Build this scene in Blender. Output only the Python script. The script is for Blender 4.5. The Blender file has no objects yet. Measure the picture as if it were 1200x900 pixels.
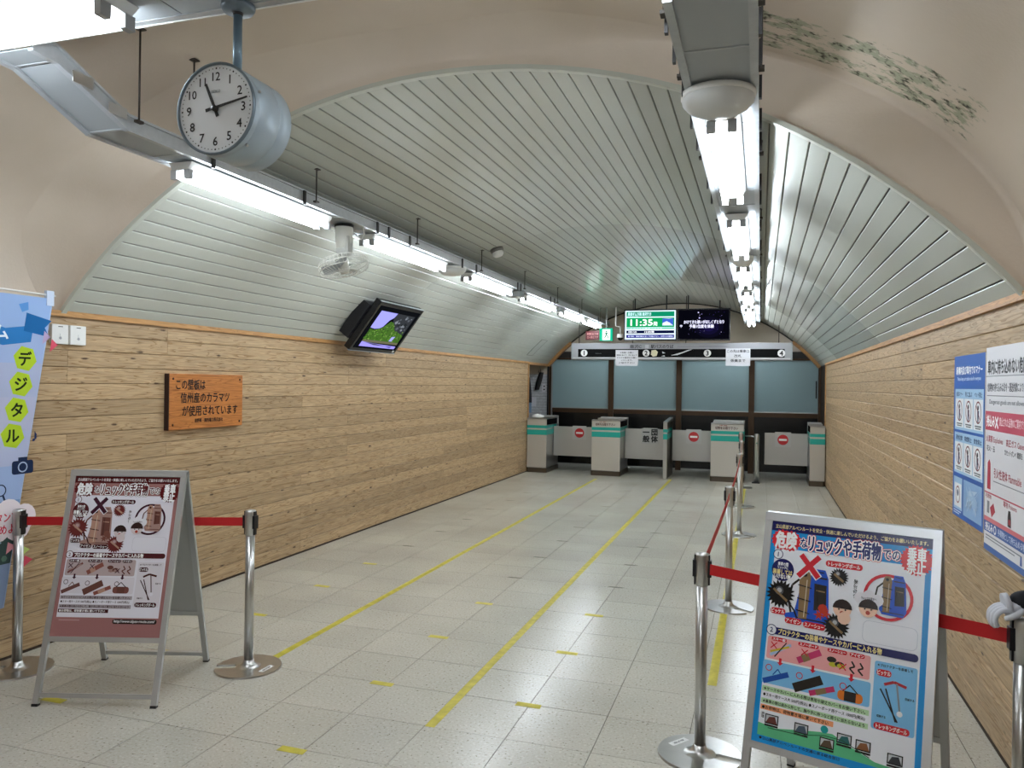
import bpy, bmesh, math, random
from mathutils import Vector, Matrix
random.seed(7)
PI = math.pi
SC = bpy.context.scene
COL = SC.collection

# ------------------------------------------------------------------ camera
YAW, PITCH, ROLL, FPX, EYE = 0.312358, -0.00067, 0.014157, 902.9, 1.73
cam = bpy.data.cameras.new('camera')
cam.sensor_width = 36.0
cam.lens = FPX / 1200 * 36.0
cam.clip_start = 0.05
camo = bpy.data.objects.new('camera', cam)
COL.objects.link(camo)
fw = Vector((-math.sin(YAW) * math.cos(PITCH), math.cos(YAW) * math.cos(PITCH), math.sin(PITCH)))
r0 = Vector((math.cos(YAW), math.sin(YAW), 0)); u0 = r0.cross(fw)
cr, sr = math.cos(ROLL), math.sin(ROLL)
rt = r0 * cr + u0 * sr; up = u0 * cr - r0 * sr
camo.matrix_world = Matrix(((rt.x, up.x, -fw.x, 0), (rt.y, up.y, -fw.y, 0), (rt.z, up.z, -fw.z, EYE), (0, 0, 0, 1)))
SC.camera = camo
# ------------------------------------------------------------------ world, exposure
w = bpy.data.worlds.new('world'); SC.world = w; w.use_nodes = True
w.node_tree.nodes['Background'].inputs[0].default_value = (0.9, 0.92, 1.0, 1)
w.node_tree.nodes['Background'].inputs[1].default_value = 0.04
SC.view_settings.view_transform = 'Standard'
SC.view_settings.look = 'None'
SC.view_settings.gamma = 1.0
SC.view_settings.exposure = 1.5
TUBE = 14.0          # strength of every fluorescent tube
SC.cycles.max_bounces = 8
SC.cycles.diffuse_bounces = 5

# ------------------------------------------------------------------ helpers
def lin(h):
    h = h.lstrip('#'); o = []
    for i in (0, 2, 4):
        c = int(h[i:i+2], 16) / 255
        o.append(c / 12.92 if c <= .04045 else ((c + .055) / 1.055) ** 2.4)
    return (o[0], o[1], o[2], 1)

MATS = {}
def mat(name, col, rough=.5, metal=0., spec=.5, noise=None, bump=None, rand=0., coat=0., trans=0., aniso=None, emit=0.):
    """plain or lightly varied material; noise=(scale, amount), bump=(scale, strength), rand=per object variation"""
    if name in MATS: return MATS[name]
    m = bpy.data.materials.new(name); m.use_nodes = True; MATS[name] = m
    nt = m.node_tree; N = nt.nodes; L = nt.links; b = N['Principled BSDF']
    c = lin(col) if isinstance(col, str) else col
    b.inputs['Base Color'].default_value = c
    b.inputs['Roughness'].default_value = rough; b.inputs['Metallic'].default_value = metal
    b.inputs['Specular IOR Level'].default_value = spec
    if coat: b.inputs['Coat Weight'].default_value = coat; b.inputs['Coat Roughness'].default_value = .08
    if trans: b.inputs['Transmission Weight'].default_value = trans
    if emit:
        b.inputs['Emission Color'].default_value = c; b.inputs['Emission Strength'].default_value = emit
    if noise or bump or rand:
        g = N.new('ShaderNodeNewGeometry')
    if noise or rand:
        hv = N.new('ShaderNodeHueSaturation'); hv.inputs['Color'].default_value = c
        add = N.new('ShaderNodeMath'); add.operation = 'ADD'; add.inputs[0].default_value = 1; add.inputs[1].default_value = 0
        if noise:
            n = N.new('ShaderNodeTexNoise'); n.inputs['Scale'].default_value = noise[0]; n.inputs['Detail'].default_value = 4
            if aniso:
                mp = N.new('ShaderNodeMapping'); mp.inputs['Scale'].default_value = aniso
                L.new(g.outputs['Position'], mp.inputs[0]); L.new(mp.outputs[0], n.inputs['Vector'])
            else: L.new(g.outputs['Position'], n.inputs['Vector'])
            mr = N.new('ShaderNodeMapRange'); mr.inputs[1].default_value = .3; mr.inputs[2].default_value = .7
            mr.inputs[3].default_value = 1 - noise[1]; mr.inputs[4].default_value = 1 + noise[1]
            L.new(n.outputs['Fac'], mr.inputs[0]); L.new(mr.outputs[0], add.inputs[0])
        if rand:
            oi = N.new('ShaderNodeObjectInfo'); mr2 = N.new('ShaderNodeMapRange')
            mr2.inputs[3].default_value = -rand; mr2.inputs[4].default_value = rand
            L.new(oi.outputs['Random'], mr2.inputs[0]); L.new(mr2.outputs[0], add.inputs[1])
        L.new(add.outputs[0], hv.inputs['Value']); L.new(hv.outputs[0], b.inputs['Base Color'])
    if bump:
        n = N.new('ShaderNodeTexNoise'); n.inputs['Scale'].default_value = bump[0]; n.inputs['Detail'].default_value = 3
        L.new(g.outputs['Position'], n.inputs['Vector'])
        bp = N.new('ShaderNodeBump'); bp.inputs['Strength'].default_value = bump[1]; bp.inputs['Distance'].default_value = .01
        L.new(n.outputs['Fac'], bp.inputs['Height']); L.new(bp.outputs[0], b.inputs['Normal'])
    return m

def emitter(name, col, s):
    if name in MATS: return MATS[name]
    m = bpy.data.materials.new(name); m.use_nodes = True; MATS[name] = m
    nt = m.node_tree; nt.nodes.remove(nt.nodes['Principled BSDF'])
    e = nt.nodes.new('ShaderNodeEmission'); e.inputs[0].default_value = lin(col); e.inputs[1].default_value = s
    nt.links.new(e.outputs[0], nt.nodes['Material Output'].inputs[0]); return m

class MB:
    """collects shapes into one mesh; mi picks the material slot of what is added next"""
    def __init__(s): s.bm = bmesh.new(); s.mi = 0
    def face(s, vs, smooth=False):
        try: f = s.bm.faces.new(vs)
        except ValueError: return
        f.material_index = s.mi; f.smooth = smooth
    def box(s, a, b, M=None):
        (x0, y0, z0), (x1, y1, z1) = a, b
        P = [Vector(p) for p in ((x0,y0,z0),(x1,y0,z0),(x1,y1,z0),(x0,y1,z0),(x0,y0,z1),(x1,y0,z1),(x1,y1,z1),(x0,y1,z1))]
        if M: P = [M @ p for p in P]
        v = [s.bm.verts.new(p) for p in P]
        for q in ((3,2,1,0),(4,5,6,7),(0,1,5,4),(1,2,6,5),(2,3,7,6),(3,0,4,7)): s.face([v[i] for i in q])
        return s
    def prism(s, pts, fn0, fn1, caps=True):
        """polygon pts mapped by two functions to the two ends"""
        a = [s.bm.verts.new(fn0(p)) for p in pts]; b = [s.bm.verts.new(fn1(p)) for p in pts]
        n = len(pts)
        for i in range(n): s.face([a[i], a[(i+1) % n], b[(i+1) % n], b[i]])
        if caps: s.face(a[::-1]); s.face(b)
        return s
    def tube(s, pts, r, n=8, caps=True, smooth=True):
        pts = [Vector(p) for p in pts]; rings = []
        rr = r if isinstance(r, (list, tuple)) else [r] * len(pts)
        ref = None
        for i, p in enumerate(pts):
            d = (pts[min(i+1, len(pts)-1)] - pts[max(i-1, 0)]).normalized()
            if ref is None or abs(ref.dot(d)) > .95: ref = Vector((0, 0, 1)) if abs(d.z) < .9 else Vector((1, 0, 0))
            a = d.cross(ref).normalized(); b = a.cross(d)
            ref = b
            rings.append([s.bm.verts.new(p + (a * math.cos(2*PI*k/n) + b * math.sin(2*PI*k/n)) * rr[i]) for k in range(n)])
        for i in range(len(rings)-1):
            for k in range(n): s.face([rings[i][k], rings[i][(k+1) % n], rings[i+1][(k+1) % n], rings[i+1][k]], smooth)
        if caps: s.face(rings[0][::-1]); s.face(rings[-1])
        return s
    def lathe(s, prof, n=24, M=None, smooth=True):
        """prof = [(r, z)...] turned round z"""
        rings = []
        for (r, z) in prof:
            if r < 1e-6:
                p = Vector((0, 0, z)); rings.append([s.bm.verts.new(M @ p if M else p)])
            else:
                ps = [Vector((r*math.cos(2*PI*k/n), r*math.sin(2*PI*k/n), z)) for k in range(n)]
                rings.append([s.bm.verts.new(M @ p if M else p) for p in ps])
        for i in range(len(rings)-1):
            A, B = rings[i], rings[i+1]
            for k in range(n):
                k2 = (k+1) % n
                if len(A) == 1 and len(B) == 1: continue
                if len(A) == 1: s.face([A[0], B[k2], B[k]], smooth)
                elif len(B) == 1: s.face([A[k], A[k2], B[0]], smooth)
                else: s.face([A[k], A[k2], B[k2], B[k]], smooth)
        return s
    def grid(s, rows, smooth=True):
        V = [[s.bm.verts.new(p) for p in r] for r in rows]
        for i in range(len(V)-1):
            for j in range(len(V[0])-1): s.face([V[i][j], V[i][j+1], V[i+1][j+1], V[i+1][j]], smooth)
        return s
    def mesh(s, name, mats):
        me = bpy.data.meshes.new(name); s.bm.to_mesh(me); s.bm.free()
        for m in (mats if isinstance(mats, (list, tuple)) else [mats]): me.materials.append(m)
        return me

def link(name, me, parent=None, loc=None, rot=None):
    o = bpy.data.objects.new(name, me); COL.objects.link(o)
    if parent: o.parent = parent
    if loc is not None: o.location = loc
    if rot is not None: o.rotation_euler = rot
    return o
def obj(name, mb, mats, parent=None, loc=None, rot=None, bevel=0):
    o = link(name, mb.mesh(name, mats), parent, loc, rot)
    if bevel:
        m = o.modifiers.new('b', 'BEVEL'); m.width = bevel; m.segments = 2; m.limit_method = 'ANGLE'
    return o
def tag(o, label, cat, group=None, kind=None):
    o['label'] = label; o['category'] = cat
    if group: o['group'] = group
    if kind: o['kind'] = kind
    return o
def thing(name, label, cat, loc=(0, 0, 0), rotz=0, group=None):
    o = link(name, None, None, loc, (0, 0, rotz)); o.empty_display_size = .1
    return tag(o, label, cat, group)
def struct(o): o['kind'] = 'structure'; return o
def dup(root, loc, rotz=0, label=None, group=None):
    r = root.copy(); COL.objects.link(r); r.location = loc; r.rotation_euler = (0, 0, rotz)
    if label: r['label'] = label
    if group: r['group'] = group
    for ch in list(root.children):
        c = ch.copy(); COL.objects.link(c); c.parent = r
        for g in list(ch.children):
            d = g.copy(); COL.objects.link(d); d.parent = c
    return r

# ---- flat print: coloured shapes and lettering in thin layers on a sheet
PRINTS = []; TEXTS = []
class Print:
    def __init__(s, name, parent, origin, right, down, normal, finish=(.35, .5), glow=0):
        s.name, s.parent = name, parent
        s.o, s.r, s.d, s.n = Vector(origin), Vector(right).normalized(), Vector(down).normalized(), Vector(normal).normalized()
        s.items = []; s.lay = 0; s.finish = finish; s.glow = glow; s.step = .00035; PRINTS.append(s)
    def poly(s, pts, col, hole=None): s.lay += 1; s.items.append(('p', list(pts), col, s.lay)); return s
    def rect(s, x0, y0, x1, y1, col): return s.poly([(x0,y0),(x1,y0),(x1,y1),(x0,y1)], col)
    def rrect(s, x0, y0, x1, y1, col, r=None):
        r = min(x1-x0, y1-y0) * .45 if r is None else r; P = []
        for cx, cy, a in ((x1-r, y0+r, -90), (x1-r, y1-r, 0), (x0+r, y1-r, 90), (x0+r, y0+r, 180)):
            P += [(cx + r*math.cos(math.radians(a+t)), cy + r*math.sin(math.radians(a+t))) for t in (0, 30, 60, 90)]
        return s.poly(P, col)
    def circ(s, cx, cy, r, col, n=24, ry=None):
        ry = ry or r
        return s.poly([(cx+r*math.cos(2*PI*k/n), cy+ry*math.sin(2*PI*k/n)) for k in range(n)], col)
    def ring(s, cx, cy, r, t, col, n=32):
        s.lay += 1
        for k in range(n):
            a, b = 2*PI*k/n, 2*PI*(k+1)/n
            s.items.append(('p', [(cx+r*math.cos(a), cy+r*math.sin(a)), (cx+r*math.cos(b), cy+r*math.sin(b)),
                                  (cx+(r-t)*math.cos(b), cy+(r-t)*math.sin(b)), (cx+(r-t)*math.cos(a), cy+(r-t)*math.sin(a))], col, s.lay))
        return s
    def burst(s, cx, cy, r, col, n=22, k=.78):
        s.lay += 1; P = [(cx+(r if i % 2 == 0 else r*k)*math.cos(PI*i/n), cy+(r if i % 2 == 0 else r*k)*math.sin(PI*i/n)) for i in range(2*n)]
        for i in range(2*n): s.items.append(('p', [(cx, cy), P[i], P[(i+1) % (2*n)]], col, s.lay))
        return s
    def line(s, x0, y0, x1, y1, t, col):
        dx, dy = x1-x0, y1-y0; l = math.hypot(dx, dy) or 1; nx, ny = -dy/l*t/2, dx/l*t/2
        return s.poly([(x0+nx,y0+ny),(x1+nx,y1+ny),(x1-nx,y1-ny),(x0-nx,y0-ny)], col)
    def path(s, pts, t, col):
        for a, b in zip(pts, pts[1:]): s.line(*a, *b, t, col)
        return s
    def text(s, txt, cx, cy, h, col, w=None, bold=.02, out=None, outw=.06, align='C', rot=0):
        """h nominal glyph size, w fits the line to that width, out = outline colour"""
        if out:
            for o_, w_ in (out if isinstance(out, list) else [(out, outw)]):
                s.lay += 1; s.items.append(('t', [txt, cx, cy, h, w, bold+w_, align, rot], o_, s.lay)); TEXTS.append(s.items[-1])
        s.lay += 1; s.items.append(('t', [txt, cx, cy, h, w, bold, align, rot], col, s.lay)); TEXTS.append(s.items[-1]); return s
    def build(s, cache):
        bm = bmesh.new(); cols = []
        # the lowest layer that clears everything printed beneath it
        grp = {}
        for it in s.items:
            kind, a, col, l = it
            if kind == 'p': xs_ = [p[0] for p in a]; ys_ = [p[1] for p in a]; bb = [min(xs_), min(ys_), max(xs_), max(ys_)]
            else:
                b0 = cache[(a[0], 'box')]; hw_ = (a[4] or (b0[1]-b0[0])*a[3])/2 + a[5]*a[3]; hh_ = (b0[3]-b0[2])*a[3]/2 + a[5]*a[3]
                x_ = a[1] + (hw_ if a[6] == 'L' else 0)
                if a[7]: hw_ = hh_ = max(hw_, hh_)
                bb = [x_-hw_, a[2]-hh_, x_+hw_, a[2]+hh_]
            g = grp.get(l)
            grp[l] = bb if g is None else [min(g[0], bb[0]), min(g[1], bb[1]), max(g[2], bb[2]), max(g[3], bb[3])]
        lev = {}; done = []
        for l in sorted(grp):
            g = grp[l]; v = 0
            for bb, lv in done:
                if lv > v and bb[0] < g[2] and bb[2] > g[0] and bb[1] < g[3] and bb[3] > g[1]: v = lv
            lev[l] = min(v+1, 40); done.append((g, lev[l]))
        s.items = [(k_, a_, c_, lev[l_]) for k_, a_, c_, l_ in s.items]
        def P(x, y, l): return s.o + s.r*x + s.d*y + s.n*(l*s.step)
        for kind, a, col, l in s.items:
            if col not in cols: cols.append(col)
            mi = cols.index(col)
            if kind == 'p':
                ar = sum(a[i][0]*a[(i+1) % len(a)][1] - a[(i+1) % len(a)][0]*a[i][1] for i in range(len(a)))
                q = a if ar < 0 else a[::-1]
                f = bm.faces.new([bm.verts.new(P(x, y, l)) for x, y in q]); f.material_index = mi
            else:
                txt, cx, cy, h, wd, bold, al, rot = a
                vs, fs, x0, x1, y0, y1 = cache[(txt, 0.0)]; k = h
                bx0, bx1, by0, by1 = cache[(txt, 'box')]
                kx = k
                if wd: kx = wd / max(1e-6, bx1-bx0)
                mx, my = (bx0+bx1)/2, (by0+by1)/2
                if al == 'L': mx = bx0
                cr_, sr_ = math.cos(rot), math.sin(rot)
                m_ = 0 if bold < .012 else 4 if bold < .045 else 10     # weight: the glyph laid down several times, a little apart
                for q in range(max(1, m_)):
                    ox, oy = (bold*k*math.cos(2*PI*q/m_+.4), bold*k*math.sin(2*PI*q/m_+.4)) if m_ else (0, 0)
                    nv = []
                    for (x, y) in vs:
                        X, Y = (x-mx)*kx + ox, -(y-my)*k + oy
                        nv.append(bm.verts.new(P(cx + X*cr_ - Y*sr_, cy + X*sr_ + Y*cr_, l + q*.08)))
                    for fc in fs:
                        try: f = bm.faces.new([nv[i] for i in fc]); f.material_index = mi
                        except ValueError: pass
        me = bpy.data.meshes.new(s.name); bm.to_mesh(me); bm.free()
        for c in cols:
            if s.glow: me.materials.append(emitter('screen_%s_%g' % (c, s.glow), c, s.glow*.56))
            else: me.materials.append(mat('ink_%s_%g_%g' % (c, *s.finish), c, s.finish[0], spec=s.finish[1]))
        return link(s.name, me, s.parent)
def flush_prints():
    want = {}
    for it in TEXTS:
        t, b = it[1][0], it[1][5]; want[(t, 0.0)] = None
    tmp = {}
    for (t, b) in want:
        cu = bpy.data.curves.new('t', 'FONT'); cu.body = t; cu.size = 1; cu.resolution_u = 2; cu.offset = b
        o = bpy.data.objects.new('t', cu); COL.objects.link(o); tmp[(t, b)] = o
    dg = bpy.context.evaluated_depsgraph_get(); cache = {}
    for (t, b), o in tmp.items():
        me = bpy.data.meshes.new_from_object(o.evaluated_get(dg))
        vs = [(v.co.x, v.co.y) for v in me.vertices]; fs = [tuple(p.vertices) for p in me.polygons]
        if not vs: vs = [(0, 0)]
        xs = [v[0] for v in vs]; ys = [v[1] for v in vs]
        cache[(t, b)] = (vs, fs, min(xs), max(xs), min(ys), max(ys))
        if b == 0.0: cache[(t, 'box')] = (min(xs), max(xs), min(ys), max(ys))
        bpy.data.meshes.remove(me)
    for o in tmp.values():
        cu = o.data; bpy.data.objects.remove(o); bpy.data.curves.remove(cu)
    for p in PRINTS: p.build(cache)

# ------------------------------------------------------------------ materials of the place
def wood_mat(name, light, dark, knot, rand=.16, knots=True, axis='Y'):
    m = bpy.data.materials.new(name); m.use_nodes = True; MATS[name] = m
    nt = m.node_tree; N = nt.nodes; L = nt.links; b = N['Principled BSDF']
    g = N.new('ShaderNodeNewGeometry'); oi = N.new('ShaderNodeObjectInfo')
    sc = N.new('ShaderNodeVectorMath'); sc.operation = 'MULTIPLY_ADD'
    cmb = N.new('ShaderNodeCombineXYZ')
    for i, k in enumerate((17.0, 41.0, 29.0)):
        mm = N.new('ShaderNodeMath'); mm.operation = 'MULTIPLY'; mm.inputs[1].default_value = k
        L.new(oi.outputs['Random'], mm.inputs[0]); L.new(mm.outputs[0], cmb.inputs[i])
    L.new(g.outputs['Position'], sc.inputs[0]); sc.inputs[1].default_value = (1, 1, 1); L.new(cmb.outputs[0], sc.inputs[2])
    mp = N.new('ShaderNodeMapping'); mp.inputs['Scale'].default_value = (9, 1.0, 16) if axis == 'Y' else (1, 9, 16) if axis == 'X' else (16, 16, 1)
    L.new(sc.outputs[0], mp.inputs[0])
    n1 = N.new('ShaderNodeTexNoise'); n1.inputs['Scale'].default_value = 1.3; n1.inputs['Detail'].default_value = 2; n1.inputs['Distortion'].default_value = .6
    L.new(mp.outputs[0], n1.inputs['Vector'])
    # year rings: the smooth field cut into bands
    mu = N.new('ShaderNodeMath'); mu.operation = 'MULTIPLY'; mu.inputs[1].default_value = 9
    fr = N.new('ShaderNodeMath'); fr.operation = 'FRACT'
    L.new(n1.outputs['Fac'], mu.inputs[0]); L.new(mu.outputs[0], fr.inputs[0])
    rp = N.new('ShaderNodeValToRGB'); e = rp.color_ramp.elements
    e[0].position = 0; e[0].color = lin(light); e[1].position = 1; e[1].color = lin(dark)
    e2 = rp.color_ramp.elements.new(.66); e2.color = lin(light)
    L.new(fr.outputs[0], rp.inputs[0])
    n2 = N.new('ShaderNodeTexNoise'); n2.inputs['Scale'].default_value = 6; n2.inputs['Detail'].default_value = 5
    L.new(mp.outputs[0], n2.inputs['Vector'])
    hv = N.new('ShaderNodeHueSaturation'); L.new(rp.outputs[0], hv.inputs['Color'])
    mr = N.new('ShaderNodeMapRange'); mr.inputs[1].default_value = .3; mr.inputs[2].default_value = .7; mr.inputs[3].default_value = .78; mr.inputs[4].default_value = 1.12
    L.new(n2.outputs['Fac'], mr.inputs[0])
    mr2 = N.new('ShaderNodeMapRange'); mr2.inputs[3].default_value = 1-rand; mr2.inputs[4].default_value = 1+rand*.7
    L.new(oi.outputs['Random'], mr2.inputs[0])
    mm = N.new('ShaderNodeMath'); mm.operation = 'MULTIPLY'; L.new(mr.outputs[0], mm.inputs[0]); L.new(mr2.outputs[0], mm.inputs[1])
    L.new(mm.outputs[0], hv.inputs['Value'])
    last = hv.outputs[0]
    if knots:
        mp2 = N.new('ShaderNodeMapping'); mp2.inputs['Scale'].default_value = (.01, 3.4, 14.0)
        L.new(sc.outputs[0], mp2.inputs[0])
        vo = N.new('ShaderNodeTexVoronoi'); vo.inputs['Scale'].default_value = 1.0; vo.inputs['Randomness'].default_value = 1
        L.new(mp2.outputs[0], vo.inputs['Vector'])
        n3 = N.new('ShaderNodeTexNoise'); n3.inputs['Scale'].default_value = 22; L.new(sc.outputs[0], n3.inputs['Vector'])
        ad = N.new('ShaderNodeMath'); ad.operation = 'MULTIPLY_ADD'; ad.inputs[1].default_value = .16
        L.new(n3.outputs['Fac'], ad.inputs[0]); L.new(vo.outputs['Distance'], ad.inputs[2])
        k = N.new('ShaderNodeMapRange'); k.interpolation_type = 'SMOOTHSTEP'
        k.inputs[1].default_value = .12; k.inputs[2].default_value = .22; k.inputs[3].default_value = 1; k.inputs[4].default_value = 0
        L.new(ad.outputs[0], k.inputs[0])
        mx = N.new('ShaderNodeMix'); mx.data_type = 'RGBA'; L.new(k.outputs[0], mx.inputs[0]); L.new(last, mx.inputs[6]); mx.inputs[7].default_value = lin(knot)
        last = mx.outputs[2]
    L.new(last, b.inputs['Base Color']); b.inputs['Roughness'].default_value = .45; b.inputs['Specular IOR Level'].default_value = .35
    return m

def tile_mat():
    m = bpy.data.materials.new('terrazzo_tile'); m.use_nodes = True
    nt = m.node_tree; N = nt.nodes; L = nt.links; b = N['Principled BSDF']
    g = N.new('ShaderNodeNewGeometry'); oi = N.new('ShaderNodeObjectInfo')
    n1 = N.new('ShaderNodeTexNoise'); n1.inputs['Scale'].default_value = 75; n1.inputs['Detail'].default_value = 2
    L.new(g.outputs['Position'], n1.inputs['Vector'])
    rp = N.new('ShaderNodeValToRGB'); el = rp.color_ramp.elements
    el[0].position = .27; el[0].color = lin('6c6658'); el[1].position = .36; el[1].color = lin('bdb8aa')
    e = el.new(.60); e.color = lin('c2beb1'); e = el.new(.72); e.color = lin('d2cec3')
    L.new(n1.outputs['Fac'], rp.inputs[0])
    n2 = N.new('ShaderNodeTexNoise'); n2.inputs['Scale'].default_value = 1.1; n2.inputs['Detail'].default_value = 5
    L.new(g.outputs['Position'], n2.inputs['Vector'])
    mr = N.new('ShaderNodeMapRange'); mr.inputs[1].default_value = .3; mr.inputs[2].default_value = .7; mr.inputs[3].default_value = .90; mr.inputs[4].default_value = 1.06
    L.new(n2.outputs['Fac'], mr.inputs[0])
    mr2 = N.new('ShaderNodeMapRange'); mr2.inputs[3].default_value = -.035; mr2.inputs[4].default_value = .035
    L.new(oi.outputs['Random'], mr2.inputs[0])
    ad = N.new('ShaderNodeMath'); ad.operation = 'ADD'; L.new(mr.outputs[0], ad.inputs[0]); L.new(mr2.outputs[0], ad.inputs[1])
    hv = N.new('ShaderNodeHueSaturation'); L.new(rp.outputs[0], hv.inputs['Color']); L.new(ad.outputs[0], hv.inputs['Value'])
    L.new(hv.outputs[0], b.inputs['Base Color'])
    r = N.new('ShaderNodeMapRange'); r.inputs[1].default_value = .3; r.inputs[2].default_value = .7; r.inputs[3].default_value = .19; r.inputs[4].default_value = .25
    L.new(n2.outputs['Fac'], r.inputs[0]); L.new(r.outputs[0], b.inputs['Roughness'])
    b.inputs['Specular IOR Level'].default_value = .5
    bp = N.new('ShaderNodeBump'); bp.inputs['Strength'].default_value = .02; bp.inputs['Distance'].default_value = .01
    n4 = N.new('ShaderNodeTexNoise'); n4.inputs['Scale'].default_value = 5; L.new(g.outputs['Position'], n4.inputs['Vector'])
    L.new(n4.outputs['Fac'], bp.inputs['Height']); L.new(bp.outputs[0], b.inputs['Normal'])
    return m

def plaster_mat(name, flaking):
    m = bpy.data.materials.new(name); m.use_nodes = True
    nt = m.node_tree; N = nt.nodes; L = nt.links; b = N['Principled BSDF']
    g = N.new('ShaderNodeNewGeometry')
    n1 = N.new('ShaderNodeTexNoise'); n1.inputs['Scale'].default_value = 1.6; n1.inputs['Detail'].default_value = 6
    L.new(g.outputs['Position'], n1.inputs['Vector'])
    rp = N.new('ShaderNodeValToRGB'); el = rp.color_ramp.elements
    el[0].position = .3; el[0].color = lin('ccbeac'); el[1].position = .7; el[1].color = lin('d5c8b8')
    L.new(n1.outputs['Fac'], rp.inputs[0]); last = rp.outputs[0]
    if flaking:
        sp = N.new('ShaderNodeSeparateXYZ'); L.new(g.outputs['Position'], sp.inputs[0])
        def band(sock, a, b_, c, d):
            x = N.new('ShaderNodeMapRange'); x.interpolation_type = 'SMOOTHSTEP'; x.inputs[1].default_value = a; x.inputs[2].default_value = b_
            L.new(sock, x.inputs[0])
            y = N.new('ShaderNodeMapRange'); y.interpolation_type = 'SMOOTHSTEP'; y.inputs[1].default_value = c; y.inputs[2].default_value = d; y.inputs[3].default_value = 1; y.inputs[4].default_value = 0
            L.new(sock, y.inputs[0])
            z = N.new('ShaderNodeMath'); z.operation = 'MULTIPLY'; L.new(x.outputs[0], z.inputs[0]); L.new(y.outputs[0], z.inputs[1]); return z.outputs[0]
        area = N.new('ShaderNodeMath'); area.operation = 'MULTIPLY'
        L.new(band(sp.outputs['X'], -.25, .0, .75, 1.1), area.inputs[0]); L.new(band(sp.outputs['Y'], 3.2, 3.5, 3.80, 3.86), area.inputs[1])
        n2 = N.new('ShaderNodeTexNoise'); n2.inputs['Scale'].default_value = 6; n2.inputs['Detail'].default_value = 7; n2.inputs['Roughness'].default_value = .68
        mp = N.new('ShaderNodeMapping'); mp.inputs['Scale'].default_value = (1, 2.6, 2.0); L.new(g.outputs['Position'], mp.inputs[0]); L.new(mp.outputs[0], n2.inputs['Vector'])
        pr = N.new('ShaderNodeMath'); pr.operation = 'MULTIPLY'; L.new(n2.outputs['Fac'], pr.inputs[0]); L.new(area.outputs[0], pr.inputs[1])
        r2 = N.new('ShaderNodeValToRGB'); e = r2.color_ramp.elements
        e[0].position = .47; e[0].color = (0, 0, 0, 1); e[1].position = .53; e[1].color = (1, 1, 1, 1)
        L.new(pr.outputs[0], r2.inputs[0])
        n3 = N.new('ShaderNodeTexNoise'); n3.inputs['Scale'].default_value = 34; n3.inputs['Detail'].default_value = 4; L.new(g.outputs['Position'], n3.inputs['Vector'])
        r3 = N.new('ShaderNodeValToRGB'); e = r3.color_ramp.elements
        e[0].position = .36; e[0].color = lin('3f3d2c'); e[1].position = .5; e[1].color = lin('a6a78e')
        L.new(n3.outputs['Fac'], r3.inputs[0])
        mx = N.new('ShaderNodeMix'); mx.data_type = 'RGBA'; L.new(r2.outputs[0], mx.inputs[0]); L.new(last, mx.inputs[6]); L.new(r3.outputs[0], mx.inputs[7]); last = mx.outputs[2]
    L.new(last, b.inputs['Base Color']); b.inputs['Roughness'].default_value = .55; b.inputs['Specular IOR Level'].default_value = .35
    nb = N.new('ShaderNodeTexNoise'); nb.inputs['Scale'].default_value = 60; nb.inputs['Detail'].default_value = 5; L.new(g.outputs['Position'], nb.inputs['Vector'])
    bp = N.new('ShaderNodeBump'); bp.inputs['Strength'].default_value = .12; bp.inputs['Distance'].default_value = .01
    L.new(nb.outputs['Fac'], bp.inputs['Height']); L.new(bp.outputs[0], b.inputs['Normal'])
    return m

WOOD = wood_mat('larch_plank', 'bda17c', '94734a', '4c3622')
TRIMW = wood_mat('trim_wood', 'bb8d58', '9c6e40', '6a4424', .08, False)
PLAQ = wood_mat('plaque_wood', 'c07a3c', '9c5c28', '5a2c10', .05, False)
TILE = tile_mat()
PLASTER = plaster_mat('plaster', False)
PLASTERF = plaster_mat('plaster_flaking', True)
JOINT = mat('joint_dark', '4a463d', .8)
DARKW = mat('dark_backing', '3a2c1e', .8)
SLAT = mat('slat_paint', 'bec1b7', .27, spec=.5, rand=.03)
SLATG = mat('slat_paint_gloss', 'bcbfb5', .13, spec=.5, rand=.03, bump=(4, .06))
SLATM = mat('slat_paint_dull', 'babdb2', .26, spec=.4, rand=.02)
SLATB = mat('slat_backing', '2b2c28', .8)
GALV = mat('galvanised_rail', 'b4b8ba', .42, .35, noise=(30, .06))
COVER = mat('rack_cover', 'a4aaad', .5, .05)
WHITEM = mat('white_enamel', 'e8e8e4', .35)
STEEL = mat('stainless', 'c2c1be', .28, .95, noise=(14, .05), aniso=(1, 1, .05))
STEELD = mat('stainless_dark', '5d5348', .35, .8)
CHROME = mat('chrome', 'd4d4d2', .14, 1)
ALU = mat('aluminium', 'c9cbcc', .33, .75)
BLACK = mat('black_plastic', '16161a', .4)
BLACKG = mat('black_gloss', '0b0b0d', .08)
GREYP = mat('grey_plastic', '9aa0a2', .45)
TEALS = mat('teal_stripe', '1aa596', .35)
BRONZE = mat('bronze_frame', '4a3726', .35, .5)
YELLOW = mat('yellow_tape', 'c2b53a', .5, noise=(18, .18))
WORN = mat('worn_tape', '57523f', .6, noise=(60, .35))
BELT = mat('red_belt', 'c4141a', .6)
LIT = emitter('tube_glow', 'eaf4ff', TUBE)

# ------------------------------------------------------------------ hall numbers
XL, XR, XC, SPR, R, ZC = -4.37, 1.10, -1.635, 2.15, 3.55, -.12
YA, YE, YW = 3.90, 16.1, 14.6
AMAX = math.asin(2.735 / R)
def vz(x): return ZC + math.sqrt(R*R - (x-XC)**2)
def nz(x): return SPR + 1.47 * math.sqrt(max(0, 1 - ((x-XC)/2.78)**2))
def vp(a, y, r=R): return Vector((XC + r*math.sin(a), y, ZC + r*math.cos(a)))

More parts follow.
